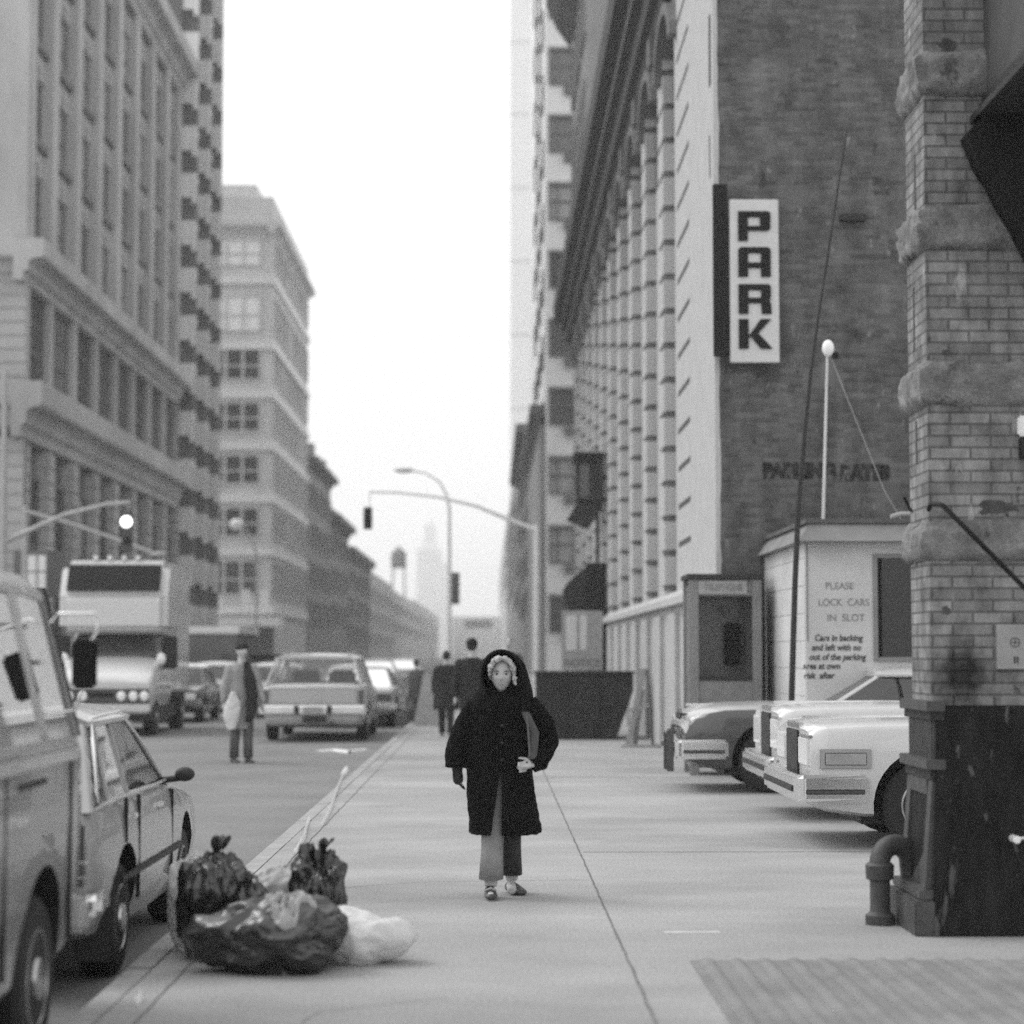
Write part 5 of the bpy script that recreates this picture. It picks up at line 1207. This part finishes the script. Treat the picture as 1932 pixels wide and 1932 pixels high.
# ---- the woman in black
WD = 14.05
g = G(945, 1690); WD = g.y
W0 = thing('person', 'person in long black coat and black hood walking towards the camera on the pavement', 'person', (g.x, WD, 0)); off = W0.location
def w(x_, y_, dy=0): return P(x_, y_, WD)+Vector((0, dy, 0))-off
pxm = WD/F
body = MB()
hc = w(946, 1273, -.05)
head(body, hc, .98, 0)
body.tube([hc+Vector((0, .02, -.07)), hc+Vector((0, .045, -.17))], [.05, .058], 14)
body.loft([ringxy(hc.x, .02, z, rx, ry) for z, rx, ry in ((.82, .15, .10), (.95, .155, .11), (1.1, .15, .11), (1.25, .165, .11), (1.31, .15, .09), (1.36, .06, .05))])
hipL = w(930, 1500); 
def foot(mb, p, yaw, s=1):
    pass
aL = w(926, 1668, -.14); aR = w(966, 1658, .16)       # ankles
aL.z = max(aL.z, .075); aR.z = .09
body.tube([(hc.x-.07, .0, .84), (hc.x-.055, -.06, .47), aL], [.09, .062, .042], 12)
body.tube([(hc.x+.07, .02, .84), (hc.x+.06, .03, .47), aR], [.09, .062, .042], 12)
shL = w(890, 1330, .02); elL = w(866, 1390, .04); wrL = w(862, 1446, .0)
shR = w(1000, 1325, .02); elR = w(1036, 1388, .02); wrR = w(1008, 1440, -.12)
body.tube([w(905, 1330, .02), elL, wrL], [.05, .042, .028], 12); body.tube([w(992, 1325, .02), elR, wrR], [.05, .042, .028], 12)
hand(body, wrL, (.10, -.05, -1), 1, (1, 0, 0), .95, .35)
hand(body, w(1006, 1442, -.13), (-1, -.25, -.12), 1, (0, -1, 0.0), .95, .75)
for a_, yy in ((aL, -.16), (aR, .02)):
    body.tube([a_+Vector((0, .03, -.045)), a_+Vector((0, -.14, -.055))], [.036, .032], 10, round_=True)
bd = body.build('body', m_skin, W0, post=remesh(.0055, 3), smooth=180)
gl = MB(); hand(gl, wrL, (.10, -.05, -1), 1, (1, 0, 0), 1.02, .35); gl.tube([wrL+Vector((0, 0, .05)), wrL+Vector((.004, 0, -.03))], [.036, .036], 10)
gl.build('glove', m_dark, W0, post=remesh(.006, 3, 0), smooth=180).scale = (1, 1, 1)
# eyes and brows, mouth
for sx in (-1, 1):
    MB().ell(hc+Vector((sx*.030, -.0815, .006)), (.0115, .007, .006), 12, 8).build('eye', m_irong, W0, smooth=180)
    MB().tube([hc+Vector((sx*.016, -.094, .022)), hc+Vector((sx*.032, -.094, .027)), hc+Vector((sx*.047, -.083, .021))], .0035, 6).build('eyebrow', m_grey, W0)
MB().tube([hc+Vector((-.02, -.091, -.067)), hc+Vector((0, -.101, -.0655)), hc+Vector((.02, -.091, -.067))], .0035, 6).build('lips', M('lip', .16, .6), W0)
# grey curls round the face
cur = MB(); rr = random.Random(3)
for k in range(95):
    a = rad(rr.uniform(-5, 185)); rad_ = rr.uniform(.9, 1.12)
    x_ = math.cos(a)*.073*rad_; z_ = .032+math.sin(a)*.078*rad_
    cur.ell(hc+Vector((x_, -.068+rr.uniform(-.02, .02)-.02*math.sin(a), z_)), [rr.uniform(.009, .017)]*3, 7, 5)
for k in range(26):
    cur.ell(hc+Vector((.078+rr.uniform(-.008, .01)+.0005*k, -.06+rr.uniform(-.015, .01), .05-k*.0045)), [rr.uniform(.007, .013)]*3, 7, 5)
for k in range(10):
    cur.ell(hc+Vector((-.078+rr.uniform(-.006, .006), -.06+rr.uniform(-.015, .01), .05-k*.006)), [rr.uniform(.007, .012)]*3, 7, 5)
cur.build('hair', m_hair, W0, post=remesh(.005, 1, .008, 60), smooth=180)
# hood: shell open at the face
hd = MB(); rows = []
hoodpts = []
mb = MB()
n = 30
for i in range(0, 10):
    v_ = i/9     # back to front rim
    y_ = hc.y+.13-.20*v_
    row = []
    for j in range(n+1):
        a = -math.pi*.30+ (math.pi*1.60)*j/n
        rx = .100+.030*math.sin(math.pi*(.25+.55*v_)); rz = .118+.028*math.sin(math.pi*(.25+.5*v_))
        if v_ < .35: q = math.sqrt(1-(1-v_/.35)**2*.9); rx *= q; rz *= q
        zz = math.sin(a)*rz; xx = math.cos(a)*rx
        if zz < 0: xx *= 1+.9*(-zz)
        row.append(Vector((hc.x+xx, y_, hc.z+.008+zz)))
    rows.append(row)
vs = [p for r_ in rows for p in r_]; fs = []
for i in range(9):
    for j in range(n): fs.append((i*(n+1)+j, i*(n+1)+j+1, (i+1)*(n+1)+j+1, (i+1)*(n+1)+j))
mb.add(vs, fs)
def solid(th):
    def fn(o):
        m = o.modifiers.new('s', 'SOLIDIFY'); m.thickness = th; m.offset = 1
    return fn
mb.build('hood', m_coat, W0, post=solid(.016), smooth=60)
# scarf drapes from the hood down to the shoulders
sc = MB()
def row(y_, xl, xr, cy, ry, fold=.0, ph=0, nf=9):
    a = w(xl, y_); b = w(xr, y_); return ringxy((a.x+b.x)/2, cy, a.z, (b.x-a.x)/2, ry, 48, fold, nf, ph)
sc.loft([row(1236, 928, 976, .09, .06), row(1252, 914, 990, .08, .08), row(1275, 908, 998, .06, .10), row(1295, 905, 1003, .04, .125), row(1312, 894, 1006, .02, .15), row(1335, 884, 1010, .01, .16), row(1360, 884, 1010, .01, .155)])
def carve(o):
    m_ = o.modifiers.new('r', 'REMESH'); m_.mode = 'VOXEL'; m_.voxel_size = .008
    bm = bmesh.new(); bmesh.ops.create_uvsphere(bm, u_segments=24, v_segments=16, radius=1, matrix=Matrix.Translation(hc+Vector((0, -.10, 0.0))) @ Matrix.Diagonal((.064, .16, .128, 1)))
    me = bpy.data.meshes.new('c'); bm.to_mesh(me); bm.free(); co = bpy.data.objects.new('c', me); C.objects.link(co); co.parent = W0; carve.co = co
    b_ = o.modifiers.new('b', 'BOOLEAN'); b_.object = co; b_.solver = 'EXACT'
    q = o.modifiers.new('q', 'SMOOTH'); q.iterations = 3
bpy.context.view_layer.update()
sc.build('shawl', m_coat, W0, post=carve, smooth=180); bpy.data.objects.remove(carve.co)
# coat
ct = MB()
ct.loft([row(1318, 905, 988, .02, .10), row(1328, 888, 1008, .01, .13), row(1350, 884, 1010, .0, .15), row(1400, 882, 1006, .0, .155, .01), row(1450, 881, 1003, .0, .165, .015), row(1500, 880, 1009, .0, .18, .02, .3),
         row(1540, 884, 1016, -.01, .19, .028, .5), row(1572, 886, 1021, -.01, .2, .035, .6)])
ct.tube([w(900, 1330, .01), w(875, 1378, .02), w(863, 1420, .01), w(862, 1448, .0)], [.075, .082, .082, .080], 16)
ct.tube([w(995, 1326, .01), w(1026, 1368, .02), w(1036, 1400, .0), w(1016, 1438, -.10), w(1004, 1442, -.12)], [.075, .074, .070, .062, .05], 16)
def coatmod(o):
    m_ = o.modifiers.new('r', 'REMESH'); m_.mode = 'VOXEL'; m_.voxel_size = .009
    q = o.modifiers.new('q', 'SMOOTH'); q.iterations = 2
    a = w(948, 1425); b = w(937, 1580); c_ = w(951, 1580)
    mb_ = MB().prism([(a.x, a.z), (b.x-.045, b.z), (b.x+.035, b.z)], 'y', -.4, -.04)
    co = mb_.build('c', m_coat, W0); coatmod.co = co
    b_ = o.modifiers.new('b', 'BOOLEAN'); b_.object = co; b_.solver = 'EXACT'
    t_ = bpy.data.textures.new('n', 'CLOUDS'); t_.noise_scale = .045
    d_ = o.modifiers.new('d', 'DISPLACE'); d_.texture = t_; d_.strength = .018; d_.mid_level = .5; d_.texture_coords = 'LOCAL'
    bpy.context.view_layer.update()
ct.build('coat', m_coat, W0, post=coatmod, smooth=180); bpy.data.objects.remove(coatmod.co)
for y_ in (1368, 1400, 1432): MB().ell(w(947, y_, -.165), (.012, .008, .012), 10, 6).build('button', m_iron, W0, smooth=180)
# trousers
def legc(js, z):
    for a, b in zip(js, js[1:]):
        if z >= b[2]: q = (a[2]-z)/(a[2]-b[2]); q = max(0, q); return a[0]+(b[0]-a[0])*q, a[1]+(b[1]-a[1])*q
    return js[-1][0], js[-1][1]
def trous(js, spec):
    mb = MB(); return mb.loft([ringxy(*legc(js, z), z, rx, ry, 24, .03, 5) for z, rx, ry in spec])
zk = w(0, 1650).z
tl = trous([(hc.x-.07, .0, .84), (hc.x-.055, -.06, .47), aL], ((.95, .10, .105), (.7, .095, .10), (.6, .085, .09), (.45, .075, .082), (.3, .072, .08), (zk-.02, .08, .095)))
tr = trous([(hc.x+.07, .02, .84), (hc.x+.06, .03, .47), aR], ((.95, .10, .105), (.7, .092, .10), (.6, .08, .09), (.45, .070, .08), (.3, .066, .078), (zk-.02, .07, .092)))
tl.build('trouser_leg', m_trou, W0, smooth=180); o = tr.build('trouser_leg', m_legd, W0, smooth=180); o['label'] = 'trouser leg painted darker as shaded, the rear one'
# shoes
def shoe(p, yaw, mat=m_shoe, parent=W0, s=1.0):
    M_ = Matrix.Rotation(yaw, 3, 'Z'); mb = MB(); rows = []
    for y_, wd, ht, z0 in ((.09, .025, .055, .0), (.07, .036, .07, 0), (.02, .036, .075, 0), (-.05, .040, .062, 0), (-.11, .044, .048, 0), (-.16, .038, .04, 0), (-.185, .02, .03, .004)):
        rows.append([Vector(p)+M_ @ Vector((wd*math.cos(2*math.pi*k/14)*s, y_*s, (z0+ht/2+ht/2*math.sin(2*math.pi*k/14))*s)) for k in range(14)])
    mb.loft(rows).build('shoe', mat, parent, smooth=180)
shoe((aL.x-.004, aL.y, .005), .05); shoe((aR.x+.01, aR.y, .002), .35)
for dx in (-.022, .0, .022): MB().tube([(aL.x-.035+dx*.2, aL.y-.09+dx, .06), (aL.x, aL.y-.11+dx, .078), (aL.x+.035, aL.y-.09+dx, .06)], .006, 6).build('shoe_strap', m_signg, W0)
# magazines under her arm
bk = thing('magazine', 'rolled grey magazine clamped under the arm of the person in black', 'magazine', off+w(1000, 1425, -.13)); q0 = bk.location
rows = []
for x_, y_, wd in ((990, 1342, .045), (1001, 1342, .05), (1007, 1380, .055), (1004, 1430, .05)):
    p = w(x_, y_, -.13)+off-q0
    rows.append([p+Vector((wd*.6*math.cos(a), .025*math.sin(a), 0)) for a in [2*math.pi*k/16 for k in range(16)]])
rows = rows[1:] if 0 else [rows[0]]+rows[2:]
MB().loft(rows).build('cover', m_grey, bk, smooth=50)
p = w(993, 1345, -.155)+off-q0; r_ = w(999, 1425, -.155)+off-q0
MB().hexa([r_+Vector((-.006, -.005, 0)), r_+Vector((.008, -.005, 0)), r_+Vector((.008, .01, 0)), r_+Vector((-.006, .01, 0))], [p+Vector((-.006, -.005, 0)), p+Vector((.008, -.005, 0)), p+Vector((.008, .01, 0)), p+Vector((-.006, .01, 0))]).build('page_edge', m_bgrey, bk)

# ---- simple clothed figures
def walker(label, x_, d, h, yaw, top, legs, cap=None, hair=m_hairb, stride=.2, arms=(.1, -.1), coatlen=.55, wd=1., z0=0., group=None, shoes=m_shoe):
    base = Vector((P(x_, 1300, d).x, d, z0)); t = thing('person', label, 'person', base, yaw, group); k = h/1.75
    hc_ = Vector((0, 0, 1.635*k))
    b_ = MB(); head(b_, hc_, k)
    b_.tube([hc_+Vector((0, .02, -.06)), (0, .02, 1.43*k)], [.052*k, .06*k], 12)
    b_.loft([ringxy(0, .01, z*k, rx*k, ry*k) for z, rx, ry in ((.86, .15, .1), (1.0, .15, .105), (1.2, .17, .11), (1.38, .18, .10), (1.45, .08, .06))])
    an = []
    for s in (-1, 1):
        ay = -s*stride*k
        b_.tube([(s*.085*k, 0, .9*k), (s*.09*k, ay*.45-.03, .5*k), (s*.09*k, ay, .09*k)], [.085*k, .06*k, .04*k], 12); an.append((s*.09*k, ay, 0))
        am = arms[0 if s < 0 else 1]
        sh = Vector((s*.2*k, .01, 1.38*k)); el = Vector((s*.25*k, am*.4, 1.12*k)); wr = Vector((s*.25*k, am-.05, .88*k))
        b_.tube([sh, el, wr], [.048*k, .042*k, .028*k], 10); hand(b_, wr, (0, -.15, -1), -s, (-s, 0, 0), k*.95, .35)
    b_.build('body', m_skin, t, post=remesh(.011, 2), smooth=180)
    j = MB(); j.loft([ringxy(0, .01, z*k, rx*k*wd, ry*k*wd, 30, f, 7) for z, rx, ry, f in ((1.47, .09, .08, 0), (1.43, .17, .11, 0), (1.36, .205, .125, 0), (1.15, .19, .135, .01), (.98, .19, .14, .02), (1.47-coatlen*1.15, .205, .15, .03))])
    for s in (-1, 1):
        am = arms[0 if s < 0 else 1]
        j.tube([(s*.19*k, .01, 1.385*k), (s*.255*k, am*.4, 1.12*k), (s*.255*k, am-.04, .91*k)], [.068*k, .062*k, .052*k], 12, round_=True)
    j.build('jacket', top, t, post=remesh(.014, 2, .015, 9), smooth=180)
    for s, a_ in zip((-1, 1), an):
        ay = a_[1]
        MB().loft([[Vector((s*.088*k+rx*k*math.cos(q), yy+rx*1.1*k*math.sin(q), z*k)) for q in [2*math.pi*m/16 for m in range(16)]] for z, rx, yy in ((.95, .105, 0), (.7, .09, ay*.3), (.5, .078, ay*.45-.03), (.3, .068, ay*.75), (.07, .07, ay))]).build('trouser_leg', legs, t, smooth=180)
        shoe((a_[0], a_[1], 0), 0, shoes, t, k)
    if cap:
        MB().ell(hc_+Vector((0, .01, .055*k)), (.092*k, .112*k, .085*k), 18, 10).build('cap', cap, t, smooth=180)
    MB().ell(hc_+Vector((0, .022, .025*k)), (.083*k, .1*k, .1*k), 18, 10).build('hair', hair, t, smooth=180)
    return t
walker('person in dark jacket and black cap walking away just behind the person in the hood', 890, 34, 1.82, math.pi, m_dark, m_dark, cap=m_black, stride=-.18, arms=(-.15, .1))
walker('tall person in grey jacket half hidden behind the black hood', 960, 44, 1.93, 0, m_grey, m_dark, stride=.15)
walker('person in a dark grey coat walking beside the kerb, left of the black cap', 842, 41, 1.64, math.pi, m_dark, m_dark, hair=m_hairb, coatlen=.8, wd=1.35)
walker('bent person in dark coat by the kerb next to the pale folding board', 786, 50, 1.45, 2.6, m_grey, m_grey, wd=1.25, coatlen=.75)
cp = walker('person in pale top and dark flared trousers crossing the road beside the station wagon', 456, 33.4, 1.86, .5, m_lcloth, m_grey, stride=.06, arms=(.12, -.14), z0=ROADZ, coatlen=.85, wd=.95, cap=m_dark)
# dark coat slung over arm + white bag held
d_ = 33.4
t = thing('draped_coat', 'dark coat hanging over the arm of the person crossing the road', 'coat', P(470, 1345, d_)-Vector((0, .2, 0))); off = t.location
MB().loft([[P(x_, y_, d_)+Vector((q*math.cos(a), -.22+.05*math.sin(a), 0))-off for a in [2*math.pi*m/14 for m in range(14)]] for x_, y_, q in ((468, 1248, .05), (474, 1280, .10), (478, 1310, .10), (478, 1340, .09), (471, 1362, .05))]).build('cloth', m_dark, t, post=remesh(.012, 2, .03, 8), smooth=180)
t = thing('carrier_bag', 'white carrier bag held low by the person crossing the road', 'bag', P(440, 1375, d_)-Vector((0, .22, 0))); off = t.location
MB().loft([[P(x_, y_, d_)+Vector((q*math.cos(a), -.24+.07*math.sin(a), 0))-off for a in [2*math.pi*m/14 for m in range(14)]] for x_, y_, q in ((444, 1305, .03), (444, 1325, .12), (440, 1350, .14), (441, 1375, .06))]).build('bag', m_bagw, t, post=remesh(.012, 2, .03, 8), smooth=180)

# ------------------------------------------------------------ rubbish bags at the kerb
def bag(name, label, c, r, mat, seed, neck=None, flat=.62, group='rubbish bags heaped at the kerb', lean=(0, 0), neckm=None, amp=1., pull=None):
    t = thing(name, label, 'rubbish bag', (c[0], c[1], 0), group=group)
    mb = MB(); nu, nv = 110, 64; rows = []
    for i in range(nv+1):
        th = min(max(math.pi*i/nv, .015), math.pi-.015); row_ = []
        for j in range(nu):
            ph = 2*math.pi*j/nu; n_ = Vector((math.sin(th)*math.cos(ph), math.sin(th)*math.sin(ph), -math.cos(th)))
            q = n_*1.5+Vector((seed, seed*2.3, 0)); z = n_.z
            k = 1+amp*.22*noise.noise(q)
            for f_, a__ in ((1.6, .10), (3.4, .04), (7, .010)):
                k += a__*amp*((1-abs(noise.noise(q*f_+Vector((5, 5, 5))))*2.4)-.4)
            if z > .0: k += amp*.10*z*math.cos(ph*8+seed+3*noise.noise(q*2))+amp*.035*z*math.cos(ph*17+seed*2)
            if z > .2: k *= 1-.34*((z-.2)/.8)**1.3
            if pull:
                d_ = max(0, n_.x*math.cos(pull[1])+n_.y*math.sin(pull[1])); k *= 1+pull[0]*d_**6*(1 if z < .3 else .3)
            row_.append([n_.x*r[0]*k+lean[0]*max(0, z), n_.y*r[1]*k+lean[1]*max(0, z), max(-.80, n_.z*k)*r[2]])
        rows.append(row_)
    zmin = min(p[2] for r_ in rows for p in r_)
    rows = [[Vector((p[0], p[1], p[2]-zmin+.0)) for p in r_] for r_ in rows]
    mb.loft(rows).build('bag', mat, t, smooth=50)
    if neck:
        top = rows[-1][0]; cx_, cy_, cz_ = top; pts = []; nn = 26
        rr_ = []
        for z, q in ((-.05, .055), (0.0, .026), (.03, .022), (.06, .045), (.1, .06), (.13, .055)):
            rr_.append([Vector((cx_+q*neck*(1+.35*math.cos(5*a+seed)+.2*math.cos(9*a))*math.cos(a)+z*.3, cy_+q*neck*(1+.35*math.cos(5*a+seed))*math.sin(a), cz_+z*neck+.025*neck*math.cos(3*a+seed)*(z > .05))) for a in [2*math.pi*m/nn for m in range(nn)]])
        MB().loft(rr_).build('knot', neckm or mat, t, smooth=60)
    return t
def gb(x_, y_): return G(x_, y_)
BD = 10.9
def bx(x_, d): return P(x_, 1700, d).x
bag('rubbish_bag', 'tall shiny black rubbish bag with tied neck, nearest the hatchback', (bx(404, 11.3), 11.3), (.19, .2, .355), m_bagb, 1.2, neck=.65)
bag('rubbish_bag', 'round black rubbish bag behind the tall tied one', (bx(455, 11.75), 11.75), (.15, .18, .26), m_bagb, 4.4)
bag('rubbish_bag', 'wide slumped black rubbish bag in front of the heap with a torn grey top', (bx(520, 10.75), 10.85), (.335, .25, .24), m_bagb, 7.7, lean=(.06, .05), pull=(.35, math.pi))
bag('rubbish_bag', 'white rubbish bag slumped to the right on the pavement', (bx(665, 11.0), 11.15), (.19, .2, .19), m_bagw, 2.9, lean=(-.12, 0), pull=(.75, -.2), amp=.45)
bag('rubbish_bag', 'small crumpled black bag on top of the heap behind the white one', (bx(602, 11.5), 11.5), (.16, .18, .36), m_bagb, 12.1, neck=.5, amp=1.25)
bag('rubbish_bag', 'grey parcel-like bag between the tied black one and the crumpled one', (bx(540, 12.0), 12.0), (.25, .15, .27), m_bagg, 9.3, amp=.6)
bag('rubbish_bag', 'crumpled white bag squeezed against the left side of the tall black one', (bx(356, 11.55), 11.6), (.12, .12, .33), m_bagw, 15.3)
bag('rubbish_bag', 'grey torn bag draped across the wide black one', (bx(532, 10.62), 10.80), (.15, .16, .255), m_bagg, 19.9, amp=1.2)
# pointed corner of the white bag
# litter along the kerb
def litter(label, pts, d_w, z0=.0):
    c = G(*pts[0]); t = thing('paper_scrap', label, 'litter', (c.x, c.y, 0), group='paper blown along the kerb'); rows = []
    for k, (x_, y_) in enumerate(pts):
        p = G(x_, y_)-c; s_ = d_w*(.6+.5*abs(noise.noise(Vector((k*1.7, y_*.1, 0)))))
        hgt = .035+.04*abs(noise.noise(Vector((k*2.3, 1, 2))))
        rows.append([Vector((p.x-s_, p.y, z0+.001)), Vector((p.x-s_*.3, p.y, z0+hgt)), Vector((p.x+s_*.5, p.y, z0+hgt*.6)), Vector((p.x+s_, p.y, z0+.001))])
    MB().loft(rows).build('sheet', m_paper, t)
litter('crumpled paper lying on the kerb just past the rubbish heap', [(555, 1612), (566, 1596), (574, 1580), (578, 1560), (584, 1545)], .022)
litter('long torn paper strip along the kerb midway to the wagon', [(606, 1560), (618, 1540), (626, 1520), (632, 1500), (640, 1480), (648, 1462)], .022)
litter('small white paper ball on the kerb behind the wagon', [(646, 1462), (650, 1456), (654, 1452)], .05)
litter('scattered paper under the rear bumper of the station wagon', [(600, 1407), (630, 1405), (660, 1409), (690, 1404)], .06, ROADZ)
litter('flattened paper scrap at the foot of the curb left of the bags', [(255, 1898), (262, 1892), (266, 1886)], .015)
# debris beyond the wagon
t = thing('debris_heap', 'grey heap of cartons and boards at the kerb beyond the station wagon', 'debris', (P(760, 1330, 52).x, 52, ROADZ)); rr = random.Random(5)
for k in range(11):
    M_ = Matrix.Rotation(rr.uniform(-.5, .5), 3, 'Z'); s_ = rr.uniform(.18, .4); c = Vector((rr.uniform(-.7, .7), rr.uniform(-.6, .6), 0)); zz = rr.choice((0, 0, .35))
    v8 = [c+M_ @ Vector((a*s_, b*s_*.8, z)) for z in (zz, zz+s_*rr.uniform(.8, 1.6)) for a, b in ((-1, -1), (1, -1), (1, 1), (-1, 1))]
    MB().hexa(v8[:4], v8[4:]).build('carton', rr.choice((m_bagg, m_grey, m_signg, m_wood)), t, bevel=.02)

# ------------------------------------------------------------ light and air
SUN_EL, SUN_AZ = 52., -62.      # from the left, a little behind the camera's far side
wd_ = bpy.data.worlds.new('World'); S.world = wd_; wd_.use_nodes = True; nt = wd_.node_tree; N = nt.nodes; L = nt.links
bg = N['Background']; sky = N.new('ShaderNodeTexSky'); sky.sky_type = 'NISHITA'; sky.sun_disc = False
sky.sun_elevation = rad(SUN_EL); sky.sun_rotation = rad(SUN_AZ); sky.dust_density = 6; sky.air_density = 1.5
bw_ = N.new('ShaderNodeRGBToBW'); L.new(sky.outputs[0], bw_.inputs[0])
# overcast: even the sky out towards its mean
mx = N.new('ShaderNodeMix'); mx.data_type = 'FLOAT'; mx.inputs[0].default_value = .65; L.new(bw_.outputs[0], mx.inputs[2]); mx.inputs[3].default_value = 9.
L.new(mx.outputs[0], bg.inputs['Color']); bg.inputs['Strength'].default_value = .14
sl = bpy.data.lights.new('sun', 'SUN'); sl.energy = .7; sl.angle = rad(22); so = bpy.data.objects.new('sun', sl); C.objects.link(so)
el, az = rad(SUN_EL), rad(SUN_AZ); dv = Vector((math.sin(az)*math.cos(el), math.cos(az)*math.cos(el), math.sin(el)))
so.rotation_euler = dv.to_track_quat('Z', 'Y').to_euler(); so.location = (0, 0, 60)
hz_ = MB().box(-420, 420, -70, 1520, -1.3, 150).build('haze', m_black); hz_['kind'] = 'stuff'
mh = bpy.data.materials.new('haze'); mh.use_nodes = True; nt = mh.node_tree; nt.nodes.clear(); o = nt.nodes.new('ShaderNodeOutputMaterial')
v = nt.nodes.new('ShaderNodeVolumePrincipled'); v.inputs['Color'].default_value = g3(.97); v.inputs['Density'].default_value = .0007
nt.links.new(v.outputs[0], o.inputs['Volume']); hz_.data.materials.clear(); hz_.data.materials.append(mh)
vs_ = S.view_settings; vs_.view_transform = 'Standard'; vs_.look = 'None'; vs_.exposure = .38; vs_.gamma = 1; vs_.use_curve_mapping = False
S.render.film_transparent = False
S.cycles.max_bounces = 8; S.cycles.transparent_max_bounces = 24; S.cycles.volume_bounces = 1
S.cycles.use_denoising = False
